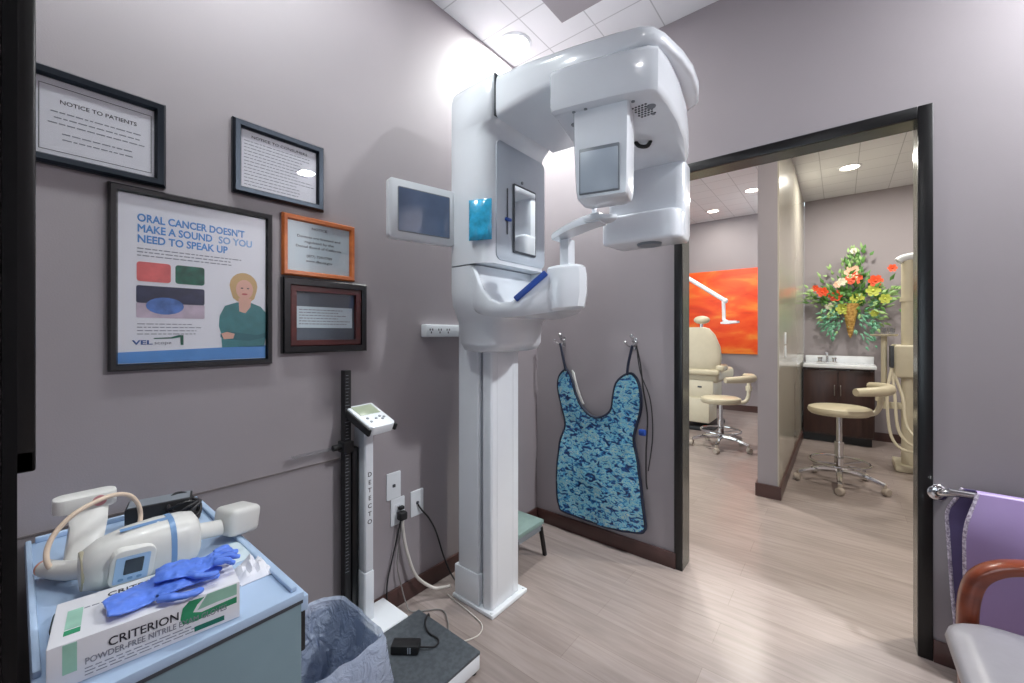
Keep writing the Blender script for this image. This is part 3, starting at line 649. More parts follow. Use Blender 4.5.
mb = MB(); mb.box((-.078, -.073, .002), (.088, -.060, .034), .006, mtx=dmx); mb.box((-.078, .060, .002), (.088, .073, .034), .006, mtx=dmx); mb.build('display_side', M['rubber'], hd)
MB().box((-.072, -.05, .039), (-.005, .05, .0415), .001, mtx=dmx).build('display_window', M['lcd'], hd)
mb = MB()
for x, y in ((.02, -.035), (.045, -.035), (.03, .0), (.02, .025), (.04, .025), (.03, .04)): mb.lathe([(0, 0), (.006, 0), (.006, .0022), (0, .0022)], (x, y, .04), 12, mtx=dmx)
mb.build('buttons', M['grey_m'], hd)
rod = MB().box((.022, -1.408, .085), (.055, -1.380, 1.118), .003).build('height_rod', M['rubber'], t)
MB().box((.030, -1.379, .085), (.062, -1.352, .80), .003).build('rod_sleeve', M['black'], rod)
mb = MB()
for k in range(60): mb.box((.0548, -1.404 + (.0 if k % 5 else -.002), .3 + k * .0135), (.0556, -1.393 + (.004 if k % 5 == 0 else 0), .302 + k * .0135))
mb.build('scale_marks', M['grey_m'], rod)
mb = MB(); mb.box((.015, -1.418, .785), (.066, -1.374, .83), .004); mb.cyl((.04, -1.45, .81), (.04, -1.41, .81), .012); mb.build('rod_clamp', M['rubber'], rod)
MB().box((.02, -1.60, .805), (.052, -1.418, .811), .002).build('head_piece', M['acrylic'], rod)
t = thing('power_adapter', 'black power adapter lying on the scale platform', 'adapter', (.34, -1.34, .081))
mx_ = Matrix.Translation((.345, -1.325, .0815)) @ Matrix.Rotation(R(38), 4, 'Z')
MB().box((-.052, -.024, 0), (.052, .024, .032), .005, mtx=mx_).build('body', M['rubber'], t)
mb = MB(); mb.box((.02, -.0245, .006), (.024, -.0235, .028), mtx=mx_); mb.box((.012, -.0245, .006), (.016, -.0235, .028), mtx=mx_); mb.build('label_marks', M['grey_l'], t)
MB().tube([(.385, -1.292, .095), (.42, -1.25, .088), (.40, -1.215, .0845), (.34, -1.215, .0845), (.29, -1.19, .0845), (.26, -1.15, .086), (.25, -1.135, .06), (.25, -1.12, .006)], .0032).build('cord', M['cordblk'], t)

# ------------------------------------------------------------------ step stool behind the column
t = thing('step_stool', 'low step stool with grey-green top in the corner behind the x-ray column', 'step stool', (.17, -.47, 0))
bx('step_top', (.04, -.60, .185), (.30, -.35, .212), M['teal'], t, .006)
bx('apron_rail', (.05, -.59, .15), (.292, -.36, .186), M['grey_m'], t, .003)
for x, y, dx, dy in ((.06, -.585, -.01, -.02), (.285, -.585, .01, -.02), (.06, -.365, -.01, .025), (.285, -.365, .01, .03)):
    lg = MB().loft([[(x + dx * k + sx * .009, y + dy * k + sy * .009, .17 * (1 - k)) for sx, sy in ((-1, -1), (1, -1), (1, 1), (-1, 1))] for k in (0, 1)]).build('leg', M['black'], t)

# ------------------------------------------------------------------ apron and hooks on the back wall
AP = [(.268, 1.03), (.235, 1.025), (.198, .981), (.193, .904), (.224, .791), (.244, .683), (.212, .588), (.193, .45), (.186, .265), (.201, .16), (.25, .129), (.515, .12), (.72, .148), (.757, .17), (.763, .212), (.74, .384), (.715, .554), (.694, .66), (.711, .75), (.737, .852), (.731, .968), (.7, 1.028), (.658, 1.033), (.595, .98), (.573, .896), (.56, .821), (.515, .774), (.448, .759), (.375, .799), (.326, .88), (.301, .966)]
def catm(pts, sub=4):
    n = len(pts); out = []
    for i in range(n):
        p0, p1, p2, p3 = [Vector((*pts[(i + k) % n], 0)) for k in (-1, 0, 1, 2)]
        for k in range(sub):
            u = k / sub; q = .5 * ((2 * p1) + (p2 - p0) * u + (2 * p0 - 5 * p1 + 4 * p2 - p3) * u * u + (3 * p1 - p0 - 3 * p2 + p3) * u ** 3); out.append((q.x, q.y))
    return out
APs = catm(AP, 4)
def apy(x, z, s=0): return -.04 - .012 * noise.noise(Vector((x * 6, z * 4, 1.3))) - .006 * noise.noise(Vector((x * 22, z * 12, 4))) - s
t = thing('lead_apron', 'blue camouflage lead apron hanging by its straps from wall hooks', 'apron', (.47, -.04, .13))
from mathutils.geometry import delaunay_2d_cdt
cpts = [Vector(p) for p in APs]; nb = len(cpts)
def inside(x, z):
    c_ = False
    for i in range(nb):
        (x0, z0), (x1, z1) = APs[i], APs[i - 1]
        if (z0 > z) != (z1 > z) and x < (x1 - x0) * (z - z0) / (z1 - z0) + x0: c_ = not c_
    return c_
for i in range(24):
    for j in range(38):
        x, z = .19 + i * .025, .12 + j * .025
        if inside(x, z) and min((Vector((x, z)) - q).length for q in cpts[:nb]) > .012: cpts.append(Vector((x, z)))
V_, _, F3, _, _, _ = delaunay_2d_cdt(cpts, [(i, (i + 1) % nb) for i in range(nb)], [], 1, 1e-5)
b = bmesh.new()
vv = [b.verts.new((q.x, 0, q.y)) for q in V_]
for f in F3:
    cx_ = sum(V_[i].x for i in f) / len(f); cz_ = sum(V_[i].y for i in f) / len(f)
    if inside(cx_, cz_): b.faces.new([vv[i] for i in f])
r_ = bmesh.ops.extrude_face_region(b, geom=b.faces[:])
exs = set(v for v in r_['geom'] if isinstance(v, bmesh.types.BMVert))
for v in b.verts:
    y = apy(v.co.x, v.co.z)
    v.co.y = y if v in exs else y + .016
mb = MB(); mb._merge(b); mb.build('apron_body', M['camo'], t, 60)
pts = [(x, apy(x, z) + .008, z) for x, z in APs]; pts.append(pts[0])
MB().tube(pts, .0095, 8, smooth=False).build('edge_binding', M['navy'], t)
MB().tube([(.262, -.05, 1.03), (.245, -.055, 1.10), (.222, -.058, 1.205)], .008, 8).build('strap', M['navy'], t)
MB().tube([(.665, -.05, 1.03), (.675, -.055, 1.10), (.70, -.058, 1.20)], .008, 8).build('strap', M['navy'], t)
MB().prism([(.285, 1.035), (.30, 1.02), (.315, .96), (.345, .88), (.37, .83), (.355, .82), (.31, .89), (.29, .96)], -.010, -.022, 'y').build('inner_lining', M['offwhite'], t)
def hook(x, z, label):
    h = thing('coat_hook', label, 'wall hook', (x, 0, z), 'chrome hooks above the apron')
    mb = MB(); mb.box((x - .011, -.006, z - .025), (x + .011, -.0005, z + .04), .002); mb.build('back_plate', M['chrome'], h)
    MB().tube([(x, -.004, z + .02), (x, -.035, z + .022), (x, -.045, z + .045)], .005, 8).ball((x, -.046, z + .052), .012, 8).build('upper_prong', M['chrome'], h)
    for sx in (-1, 1):
        MB().tube([(x, -.004, z), (x + sx * .015, -.04, z - .008), (x + sx * .032, -.058, z + .012)], .0045, 8).ball((x + sx * .033, -.059, z + .018), .0085, 8).build('side_prong', M['chrome'], h)
hook(.217, 1.205, 'chrome wall hook nearest the x-ray column')
hook(.692, 1.20, 'chrome wall hook nearest the black door frame')
t = thing('hanging_cable', 'black cable with blue clip hanging from the hook beside the doorway', 'cable', (.74, -.05, .5))
MB().tube([(.724, -.062, 1.2), (.745, -.058, 1.1), (.76, -.05, .95), (.775, -.03, .8), (.765, -.025, .6), (.768, -.03, .45), (.772, -.025, .40)], .004).tube([(.724, -.06, 1.2), (.74, -.045, 1.05), (.79, -.03, .9), (.80, -.02, .7), (.775, -.02, .5)], .003).build('cord', M['cordblk'], t)
MB().box((.735, -.065, .70), (.775, -.04, .735), .008).build('clip', M['blue'], t)

# ------------------------------------------------------------------ lavender apron on rail
t = thing('wall_rail', 'chrome rail on the wall right of the doorway holding the lavender apron', 'rail', (1.9, 0, .65))
MB().tube([(1.897, -.006, .657), (1.897, -.04, .662), (1.905, -.072, .676), (1.935, -.08, .684), (1.98, -.08, .686), (2.66, -.08, .686), (2.70, -.072, .684), (2.71, -.04, .68), (2.71, -.006, .675)], .0125, 14).build('tube', M['chrome'], t)
for x, z in ((1.897, .655), (2.71, .674)):
    MB().lathe([(0, 0), (.03, 0), (.032, .004), (.028, .01), (.016, .014), (0, .014)], (0, 0, 0), 24, mtx=Matrix.Translation((x, -.0005, z)) @ Matrix.Rotation(R(90), 4, 'X')).build('flange', M['chrome'], t)
t = thing('hanging_lavender_apron', 'lavender lead apron with pale stitched edge folded over the wall rail', 'apron', (2.2, -.1, .15))
def drape(front):
    rows = []
    zs = [.7, .66, .6, .54, .47, .40, .33, .26, .2] if front else [.7, .66, .6, .52, .44, .36, .28, .2, .13]
    for z in zs:
        u = (.7 - z)
        xl = (1.985 - .035 * min(1, u / .12) + .018 * max(0, u - .2)) if front else (1.955 - .035 * min(1, u / .1) + .05 * max(0, u - .15) + .02 * max(0, u - .4))
        row = []
        for k in range(15):
            x = xl + (2.62 - xl) * k / 14
            w = .010 * math.sin(x * 13 + z * 5) * min(1, u / .15)
            row.append((x, (-.1 - .022 * min(1, u / .1) + w) if front else (-.058 + .018 * min(1, u / .1) + w * .6), z))
        rows.append(row)
    return rows
F_, B_ = drape(True), drape(False)
cap = [[(x, -.08 + .02 * math.cos(a) * -1, .702 + .009 * math.sin(a)) for (x, _, _) in F_[0]] for a in (R(30), R(90), R(150))]
def sheet(rows, th, axis_y):
    mb = MB(); vs = []; nn = len(rows[0])
    for r in rows: vs += r
    off = len(vs)
    for r in rows: vs += [(x, y + th, z) for x, y, z in r]
    fs = []
    for i in range(len(rows) - 1):
        for j in range(nn - 1):
            a = i * nn + j; fs.append((a, a + 1, a + nn + 1, a + nn)); fs.append((a + off, a + nn + off, a + nn + 1 + off, a + 1 + off))
        for j in (0, nn - 1):
            a = i * nn + j; fs.append((a, a + nn, a + nn + off, a + off))
    for j in range(nn - 1):
        for i in (0, len(rows) - 1):
            a = i * nn + j; fs.append((a, a + 1, a + 1 + off, a + off))
    return mb.poly(vs, fs)
sheet(F_, .008, 1).build('front_panel', M['lav'], t, 60)
sheet(B_, .006, 1).build('rear_panel', M['lav_in'], t, 60)
MB().loft([[(x, -.08 + (rr * math.sin(R(a))), .688 + rr * math.cos(R(a))) for a in range(-95, 100, 15) for rr in (.0185,)] + [(x, -.08 + (.0145 * math.sin(R(a))), .688 + .0145 * math.cos(R(a))) for a in range(95, -100, -15)] for x in [1.985 + k * .0453 for k in range(15)]]).build('fold', M['lav'], t, 60)
MB().tube([(x, y + .003, z) for x, y, z in [r[0] for r in F_]], .0055, 8).build('edge_binding', M['stitch'], t)
MB().tube([(x, y + .003, z) for x, y, z in [r[0] for r in B_]], .006, 8).build('edge_binding', M['stitch'], t)

# ------------------------------------------------------------------ armchair
t = thing('armchair', 'wooden armchair with grey leatherette seat at the right edge before the apron', 'chair', (2.12, -.78, 0))
seat = []
for s_, z in ((.93, .40), (.985, .412), (1, .43), (.985, .447), (.94, .456), (.82, .462), (.5, .466)):
    ring = []
    for x, y in rrect(0, 0, .50, .50, .09, 6): ring.append((2.10 + x * s_ - (.03 * (1 - (y / .25) ** 2) if x < -.15 else 0) * s_, -.775 + y * s_, z))
    seat.append(ring)
MB().loft(seat).build('seat', M['vinyl_g'], t, 60)
mb = MB(); mb.box((1.885, -.50, .34), (2.34, -.465, .40), .005); mb.box((1.885, -1.085, .34), (2.34, -1.05, .40), .005); mb.box((2.31, -1.06, .34), (2.345, -.49, .40), .005); mb.box((1.9, -1.06, .34), (1.93, -.49, .395), .005)
mb.build('seat_rail', M['wood_c'], t)
for yy in (-.48, -1.07):
    pts = [(1.93, 0), (1.905, .15), (1.897, .30), (1.897, .42), (1.902, .50), (1.918, .555), (1.95, .592), (1.995, .614), (2.06, .627), (2.15, .637), (2.25, .645), (2.37, .65)]
    rings = []
    P0 = [Vector((a, 0, b_)) for a, b_ in pts]; P2 = []
    for i in range(len(P0) - 1):
        p0, p1, p2, p3 = P0[max(0, i - 1)], P0[i], P0[i + 1], P0[min(len(P0) - 1, i + 2)]
        for k in range(5):
            q = k / 5; P2.append(.5 * ((2 * p1) + (p2 - p0) * q + (2 * p0 - 5 * p1 + 4 * p2 - p3) * q * q + (3 * p1 - p0 - 3 * p2 + p3) * q ** 3))
    P2.append(P0[-1])
    for i, p in enumerate(P2):
        tg = (P2[min(i + 1, len(P2) - 1)] - P2[max(0, i - 1)]).normalized(); nn = Vector((-tg.z, 0, tg.x)); w = .018 + .003 * math.sin(i * .1); hy = .026
        rings.append([(p + nn * (w * a) + Vector((0, yy + hy * b_, 0))) for a, b_ in ((-1, -.6), (-.85, -.85), (-.6, -1), (.6, -1), (.85, -.85), (1, -.6), (1, .6), (.85, .85), (.6, 1), (-.6, 1), (-.85, .85), (-1, .6))])
    MB().loft(rings).build('arm', M['wood_c'], t, 50)
    MB().tube([(2.42, yy, 0), (2.37, yy, .3), (2.355, yy, .5), (2.375, yy, .7), (2.44, yy, .95)], .02, 10).build('rear_leg', M['wood_c'], t)
bk = []
for z, x, th in ((.50, 2.33, .02), (.52, 2.325, .032), (.7, 2.35, .036), (.88, 2.395, .032), (.92, 2.41, .02)):
    bk.append([(x - th + .012 * abs(y_) * 2, -.775 + y_, z) for y_ in (-.25, -.13, 0, .13, .25)] + [(x + th, -.775 + y_, z) for y_ in (.25, .13, 0, -.13, -.25)])
MB().loft(bk).build('backrest', M['vinyl_g'], t, 60)

# ------------------------------------------------------------------ cart with its load
t = thing('utility_cart', 'grey utility cart with pale blue top against the left wall', 'cart', (.39, -2.05, 0))
CX0, CX1, CY0, CY1, CZ = .025, .752, -2.236, -1.872, .74
bx('body', (CX0 + .01, CY0 + .012, .1), (CX1 - .003, CY1 - .004, .722), M['cart'], t, .004)
bx('top', (CX0, CY0 + .003, .722), (CX1, CY1, CZ), M['cart_top'], t, .003)
mb = MB(); mb.box((CX0 + .015, CY1 - .022, CZ), (CX1 - .012, CY1 - .010, CZ + .010), .003); mb.box((CX0, CY0 + .02, CZ), (CX0 + .012, CY1 - .012, CZ + .014), .003); mb.box((CX0 + .01, CY0 + .004, CZ), (CX1 - .1, CY0 + .014, CZ + .012), .003)
mb.build('raised_lip', M['cart_top'], t)
bx('side_rail', (.30, CY1 - .003, .69), (CX1 - .012, CY1 + .014, .722), M['cart_top'], t, .004)
bx('edge_seam', (CX1 - .004, CY0 + .012, .716), (CX1 - .0008, CY1 - .003, .7225), M['seam'], t)
bx('handle', (.665, CY1 + .012, .57), (.69, CY1 + .03, .69), M['rubber'], t, .004)
for x in (.09, .69):
    for y in (-2.18, -1.93):
        w = MB().lathe([(0, -.012), (.03, -.012), (.035, -.006), (.035, .006), (.03, .012), (0, .012)], mtx=Matrix.Translation((x, y, .035)) @ Matrix.Rotation(R(90), 4, 'X')).box((x - .012, y - .02, .04), (x + .012, y + .02, .1), .003).build('caster', M['rubber'], t)
# aqua case
bm_ = Matrix.Translation((.532, -2.137, CZ + .001)) @ Matrix.Rotation(R(-7), 4, 'Z')
t = thing('instrument_case', 'pale aqua flat case with dark rim lying under the handheld x-ray unit', 'case', (.5, -2.12, CZ))
MB().prism(rrect(0, 0, .100, .14, .025), 0, .018, bevel=.004, mtx=bm_).build('case_body', M['case'], t)
MB().prism(rrect(0, 0, .103, .143, .027), .011, .0145, mtx=bm_).build('dark_rim', M['rubber'], t)
# glove box
u = Vector((.029, .238, 0)).normalized(); v = Vector((u.y, -u.x, 0))
gm = Matrix(((v.x, u.x, 0, .654), (v.y, u.y, 0, -2.093), (0, 0, 1, CZ + .001), (0, 0, 0, 1)))
GL, GW, GH = .119, .070, .066
t = thing('glove_box', 'white and green carton of nitrile exam gloves on the cart top', 'box', (.654, -2.093, CZ))
MB().box((-GW, -GL, 0), (GW, GL, GH), .0015, mtx=gm).build('carton', M['box_w'], t)
def gprint(nm, pts, face, m, par=t):
    if face == 'top': return MB().prism(pts, GH - .0002, GH + .0004, 'z', mtx=gm).build(nm, m, par)
    return MB().prism(pts, GW - .0002, GW + .0004, 'x', mtx=gm).build(nm, m, par)
gprint('green_swoosh', [(.036, .054), (.033, .036), (.037, .026), (.055, .024), (.08, .028), (.114, .029), (.114, .04), (.085, .038), (.062, .036), (.05, .041), (.056, .052), (.066, .061), (.045, .063)], 'side', M['green'])
gprint('pale_green_field', [(.056, .042), (.085, .044), (.114, .044), (.114, .064), (.070, .064)], 'side', M['green_l'])
gprint('green_tab', [(.052, .006), (.095, .006), (.095, .0145), (.052, .0145)], 'side', mat('deep_green_print', (20, 110, 92), .5))
gprint('green_label_panel', [(-.103, .02), (-.088, .02), (-.088, .064), (-.103, .064)], 'side', M['green_l'])
gprint('green_label_panel', [(.012, -.104), (.03, -.104), (.03, -.086), (-.03, -.086), (-.03, -.104)][::-1], 'top', M['green_l'])
gprint('green_label_end', [(.033, -.104), (.047, -.104), (.047, -.086), (.033, -.086)], 'top', M['green'])
gprint('leaf_print', [(-.02, .09), (-.005, .10), (.01, .092), (-.004, .086)], 'top', M['green_l'])
rs = (gm @ Matrix.Rotation(R(90), 4, 'Z') @ Matrix.Rotation(R(90), 4, 'X')).to_euler()
def gt(nm, body, yy, zz, size, width, m=M['ink']): return text(nm, body, gm @ Vector((GW + .0006, yy, zz)), rs, m, t, size, width)
gt('brand_text', 'CRITERION', -.055, .038, .019, .085)
gt('product_text', 'POWDER-FREE NITRILE EXAM GLOVES', -.080, .024, .0135, .178, M['ink_g'])
gt('tab_text', 'MEDIUM', .058, .008, .007, .03, M['box_w']) if 0 else None
rt = (gm @ Matrix.Rotation(R(90), 4, 'Z')).to_euler()
text('brand_text', 'CRITERION', gm @ Vector((-.038, -.058, GH + .0006)), rt, M['ink'], t, .02, .09)
mb = MB(); rnd = random.Random(4)
for k in range(3):
    a = -.08
    while a < .05:
        w = rnd.uniform(.006, .016); mb.box((GW - .0002, a, .017 - k * .005), (GW + .0003, a + w, .0185 - k * .005), mtx=gm); a += w + .003
a = -.085
while a < .0:
    w = rnd.uniform(.006, .012); mb.box((-.026, a, GH - .0002), (-.023, a + w, GH + .0003), mtx=gm); a += w + .002
mb.build('fine_print', M['ink_g'], t)
# nitrile gloves on the box
def glove(name, label, mtx, seed):
    t = MB(); rnd = random.Random(seed)
    rings = []
    for k in range(13):
        q = k / 12; y = -.075 + .15 * q; w = .026 + .020 * math.sin(q * 2.6 + .3); h = .007 + .006 * noise.noise(Vector((q * 5, seed, 0))) + .004 * math.sin(q * 9)
        z0 = .012 + .006 * math.sin(q * 8 + seed); ox = .008 * math.sin(q * 6 + seed)
        rings.append([(ox + w * math.cos(2 * math.pi * j / 16) * (1 + .1 * noise.noise(Vector((j, k * .7, seed)))), y, z0 + max(.003, h) * math.sin(2 * math.pi * j / 16) + .005 * noise.noise(Vector((j * .8, k * .8, seed + 3)))) for j in range(16)])
    t.loft(rings)
    for i, (x, L, a) in enumerate(((-.030, .034, -.3), (-.012, .046, -.1), (.008, .05, .1), (.027, .036, .3))):
        y = .07; p = [(x, y - .01, .016), (x + a * .03, y + L * .4, .016 + .008 * rnd.random()), (x + a * L * .8, y + L * .75, .010), (x + a * L * 1.1, y + L, .006)]
        t.tube(p, lambda q: .0115 - .004 * q, 8)
    t.tube([(.04, .0, .014), (.062, .02, .016), (.07, .045, .012), (.066, .065, .008)], lambda q: .011 - .004 * q, 8)
    o = t.build(name, M['glove']); o.matrix_world = mtx
    m1 = o.modifiers.new('fuse', 'REMESH'); m1.mode = 'VOXEL'; m1.voxel_size = .0022; m1.use_smooth_shade = True
    tx = bpy.data.textures.new('crumple', 'CLOUDS'); tx.noise_scale = .02
    m2 = o.modifiers.new('crumple', 'DISPLACE'); m2.texture = tx; m2.strength = .008; m2.mid_level = .5
    m3 = o.modifiers.new('soften', 'SMOOTH'); m3.iterations = 5
    return tag(o, label, 'glove', 'blue nitrile gloves')
glove('nitrile_glove', 'periwinkle nitrile glove lying limp along the glove carton, lower one', gm @ Matrix.Translation((.014, .0, GH + .003)) @ Matrix.Rotation(R(10), 4, 'Z') @ Matrix.Diagonal((.95, .82, .6, 1)), 2)
glove('nitrile_glove', 'periwinkle nitrile glove crumpled on the other, toward the carton end', gm @ Matrix.Translation((-.008, .052, GH + .016)) @ Matrix.Rotation(R(-6), 4, 'Z') @ Matrix.Diagonal((.8, .66, .5, 1)), 5)

# handheld x-ray unit
t = thing('handheld_xray_unit', 'white handheld dental x-ray unit with small screen lying on the cart', 'handheld x-ray', (.42, -2.07, CZ))
OW = M['offwhite']
def ell(cx, y, cz, rx_, rz_, n=28, p=2.6):
    out = []
    for k in range(n):
        a = 2 * math.pi * k / n; c_, s_ = math.cos(a), math.sin(a)
        out.append((cx + rx_ * math.copysign(abs(c_) ** (2 / p), c_), y, cz + rz_ * math.copysign(abs(s_) ** (2 / p), s_)))
    return out
NZ = .800
bd = [ell(.427, -2.168, NZ - .008, .026, .024), ell(.429, -2.164, NZ - .007, .036, .035), ell(.43, -2.14, NZ - .003, .046, .048), ell(.43, -2.10, NZ, .053, .055), ell(.43, -2.05, NZ + .001, .055, .057), ell(.43, -2.005, NZ, .054, .055), ell(.43, -1.985, NZ, .049, .050), ell(.43, -1.978, NZ, .038, .038)]
MB().loft(bd).build('body', OW, t, 60)
MB().loft([ell(.43, y, NZ + .0008, .0548 * k, .0568 * k) for y, k in ((-2.034, 1.0), (-2.034, 1.006), (-2.024, 1.006), (-2.024, 1.0))]).build('blue_band', M['blue_s'], t)
MB().loft([[(.43 + q * math.copysign(abs(math.sin(R(a))) ** .77, math.sin(R(a))) * .0548, y, NZ + .0008 + q * .0568 * abs(math.cos(R(a))) ** .77) for a, q in [(k, 1.0) for k in (2, 6, 10, 14)] + [(k, 1.004) for k in (14, 10, 6, 2)]] for y in (-2.11, -2.07, -2.03)]).build('top_stripe', M['blue_s'], t)
pm = Matrix.Translation((.480, -2.096, NZ - .006)) @ Matrix.Rotation(R(10), 4, 'Y') @ Matrix.Rotation(R(-6), 4, 'X')
pn = MB().prism(rrect(0, 0, .070, .076, .018), -.014, .006, 'x', .004, mtx=pm).build('control_panel', OW, t)
MB().prism(rrect(-.001, -.002, .053, .055, .003), .0062, .0072, 'x', mtx=pm).build('panel_overlay', M['blue_p'], pn)
MB().prism(rrect(0.001, .003, .029, .031, .002), .0072, .0082, 'x', mtx=pm).build('screen', M['screen_b'], pn)
mb = MB()
for k in (-.016, -.002, .012): mb.prism(rrect(k, -.022, .008, .005, .002), .0072, .0082, 'x', mtx=pm)
mb.build('buttons', M['blue_s'], pn)
MB().loft([ell(.425 - k * .03, -1.985 + k * .065, NZ - k * .02, .019, .019, p=2) for k in (0, .5, 1)]).build('neck', OW, t)
MB().box((-.038, -.040, -.034), (.038, .040, .034), .014, 3, mtx=Matrix.Translation((.385, -1.882, .786)) @ Matrix.Rotation(R(18), 4, 'Z') @ Matrix.Rotation(R(-8), 4, 'X')).build('cone_block', OW, t)
MB().lathe([(.032, 0), (.037, 0), (.038, .004), (.037, .007), (.032, .007)], mtx=Matrix.Translation((.428, -2.160, NZ - .007)) @ Matrix.Rotation(R(90), 4, 'X')).build('collar', mat('brass_collar', (168, 160, 138), .35, metal=.2), t)
mb = MB(); mb.tube([(.40, -2.15, .782), (.34, -2.185, .772), (.285, -2.206, .765)], lambda q: .020 - .003 * q, 12); mb.build('handle', OW, t)
MB().lathe([(0, 0), (.013, 0), (.0165, .004), (.0165, .012), (0, .012)], mtx=Matrix.Translation((.282, -2.207, .764)) @ Matrix.Rotation(R(-100), 4, 'Y')).build('contact', M['copper'], t)
mb = MB(); mb.loft([[(.25 + x * w_ + dx, -2.15 + y * d_ + dy, z) for x, y in ((-1, -.7), (-.7, -1), (.7, -1), (1, -.7), (1, .7), (.7, 1), (-.7, 1), (-1, .7))] for z, w_, d_, dx, dy in ((.742, .03, .03, .05, -.005), (.79, .026, .028, .035, 0), (.83, .022, .03, .0, .01), (.862, .022, .034, -.02, .01))])
mb.build('battery_grip', OW, t, 50)
MB().prism(rrect(.225, -2.143, .058, .105, .022), .858, .892, bevel=.005).build('battery_head', OW, t)
mb = MB(); mb.cyl((.2535, -2.122, .876), (.2555, -2.122, .876), .012); mb.build('warning_label', mat('red_label', (196, 132, 138), .5), t)
MB().tube([(.33, -2.19, .76), (.33, -2.205, .79), (.32, -2.205, .82), (.31, -2.19, .85), (.30, -2.16, .876), (.28, -2.11, .888), (.26, -2.075, .876), (.25, -2.055, .845), (.25, -2.05, .81), (.28, -2.06, .78)], .005, 10).build('coiled_cord', M['tan'], t)
# adapter and cords at the back
t = thing('power_adapter', 'grey-topped black power adapter with bundled cords at the back of the cart', 'adapter', (.13, -2.0, CZ))
am = Matrix.Translation((.125, -1.985, CZ + .012)) @ Matrix.Rotation(R(-14), 4, 'Z')
MB().box((-.035, -.075, -.011), (.035, .065, .05), .004, mtx=am).build('brick', M['rubber'], t)
MB().box((-.03, -.07, .05), (.03, .06, .0512), mtx=am).build('label', M['grey_m'], t)
rnd = random.Random(9); mb = MB()
for k in range(9):
    cxx, cyy = .17 + rnd.uniform(-.015, .015), -1.945 + rnd.uniform(-.006, .004); pts = []
    for j in range(9):
        a = 2 * math.pi * j / 8 + k; pts.append((cxx + .05 * math.cos(a), cyy + .034 * math.sin(a), CZ + .01 + .0055 * k + .012 * math.sin(a * 2 + k)))
    mb.tube(pts, .004, 6, sub=4)
mb.build('cord_bundle', M['cordblk'], t)
# crumpled packets
def crumple(name, label, c, sx, sy, h, seed, m, cat):
    n = 10; vs = []; fs = []
    for i in range(n + 1):
        for j in range(n + 1):
            u_, v_ = i / n - .5, j / n - .5
            z = h * max(0.02, (1 - (2 * abs(u_)) ** 3) * (1 - (2 * abs(v_)) ** 3) * (.55 + .75 * noise.noise(Vector((i * .55, j * .55, seed)))))
            vs.append((c[0] + u_ * sx + .006 * noise.noise(Vector((j, seed, i))), c[1] + v_ * sy + .006 * noise.noise(Vector((i, seed, j))), c[2] + .002 + z))
    off = len(vs); vs += [(x, y, c[2] + .001) for x, y, z in vs]
    for i in range(n):
        for j in range(n):
            a = i * (n + 1) + j; fs.append((a, a + n + 1, a + n + 2, a + 1)); fs.append((a + off, a + 1 + off, a + n + 2 + off, a + n + 1 + off))
    for i in range(n):
        for (a, b_) in ((i, i + 1), (n * (n + 1) + i, n * (n + 1) + i + 1), (i * (n + 1), (i + 1) * (n + 1)), (i * (n + 1) + n, (i + 1) * (n + 1) + n)): fs.append((a, b_, b_ + off, a + off))
    return tag(MB().poly(vs, fs).build(name, m, None, 30), label, cat)
crumple('paper_packet', 'crumpled white packet at the corner of the cart top', (.60, -1.918, CZ), .075, .065, .042, 3, M['paper'], 'packet')
crumple('tissue', 'flattened white tissue under the x-ray cone on the cart', (.475, -1.915, CZ), .11, .06, .010, 12, M['paper_b'], 'tissue')

# ------------------------------------------------------------------ waste bin
t = thing('waste_bin', 'waste bin with clear bluish plastic liner between cart and scale', 'waste bin', (.585, -1.72, 0))
bc = (.552, -1.738)
def bring2(z, w, d, r=.05, jit=0, sd=0, n=7):
    base = rrect(0, 0, w, d, r, n); out = []
    dense = []
    for i, (x, y) in enumerate(base):
        x2, y2 = base[(i + 1) % len(base)]; k_ = max(1, int(math.hypot(x2 - x, y2 - y) / .014)) if jit else 1
        for j in range(8 if (jit and (i % (n + 1)) == n) else 1):
            f_ = j / 8 if (jit and (i % (n + 1)) == n) else 0
            dense.append((x + (x2 - x) * f_, y + (y2 - y) * f_))
    for x, y in dense:
        v_ = Vector((x * 16, y * 16, z * 7 + sd)); q = Vector((noise.noise(v_), noise.noise(v_ + Vector((9, 3, 1))), noise.noise(v_ + Vector((2, 8, 5)))))
        v2 = v_ * 3.1; q2 = Vector((noise.noise(v2), noise.noise(v2 + Vector((9, 3, 1))), noise.noise(v2 + Vector((2, 8, 5)))))
        q = (q + q2 * .45) * jit * 1.5
        out.append((bc[0] + x + q.x, bc[1] + y + q.y, z + q.z * .6))
    return out
MB().loft([bring2(.003, .22, .17), bring2(.01, .23, .18), bring2(.455, .275, .212), bring2(.46, .268, .205), bring2(.02, .22, .166)], cap=True).build('bin_shell', M['bin'], t, 50)
prof = [(.20, .285, .222, .020, 1), (.25, .288, .225, .022, 1), (.30, .292, .228, .02, 1), (.35, .296, .232, .018, 1), (.40, .298, .234, .012, 1), (.44, .298, .234, .008, 1), (.472, .294, .23, .007, 1), (.484, .286, .222, .006, 1),
        (.478, .274, .21, .005, 1), (.45, .262, .198, .008, 2), (.41, .252, .186, .014, 2), (.36, .24, .176, .02, 2), (.31, .225, .165, .024, 2), (.26, .21, .152, .026, 2), (.20, .19, .14, .028, 2), (.14, .17, .12, .026, 2), (.08, .14, .09, .02, 2), (.05, .06, .04, .01, 2)]
MB().loft([bring2(z, w_, d_, jit=j_, sd=sd_) for z, w_, d_, j_, sd_ in prof], cap=False).build('liner', M['liner'], t, 30)

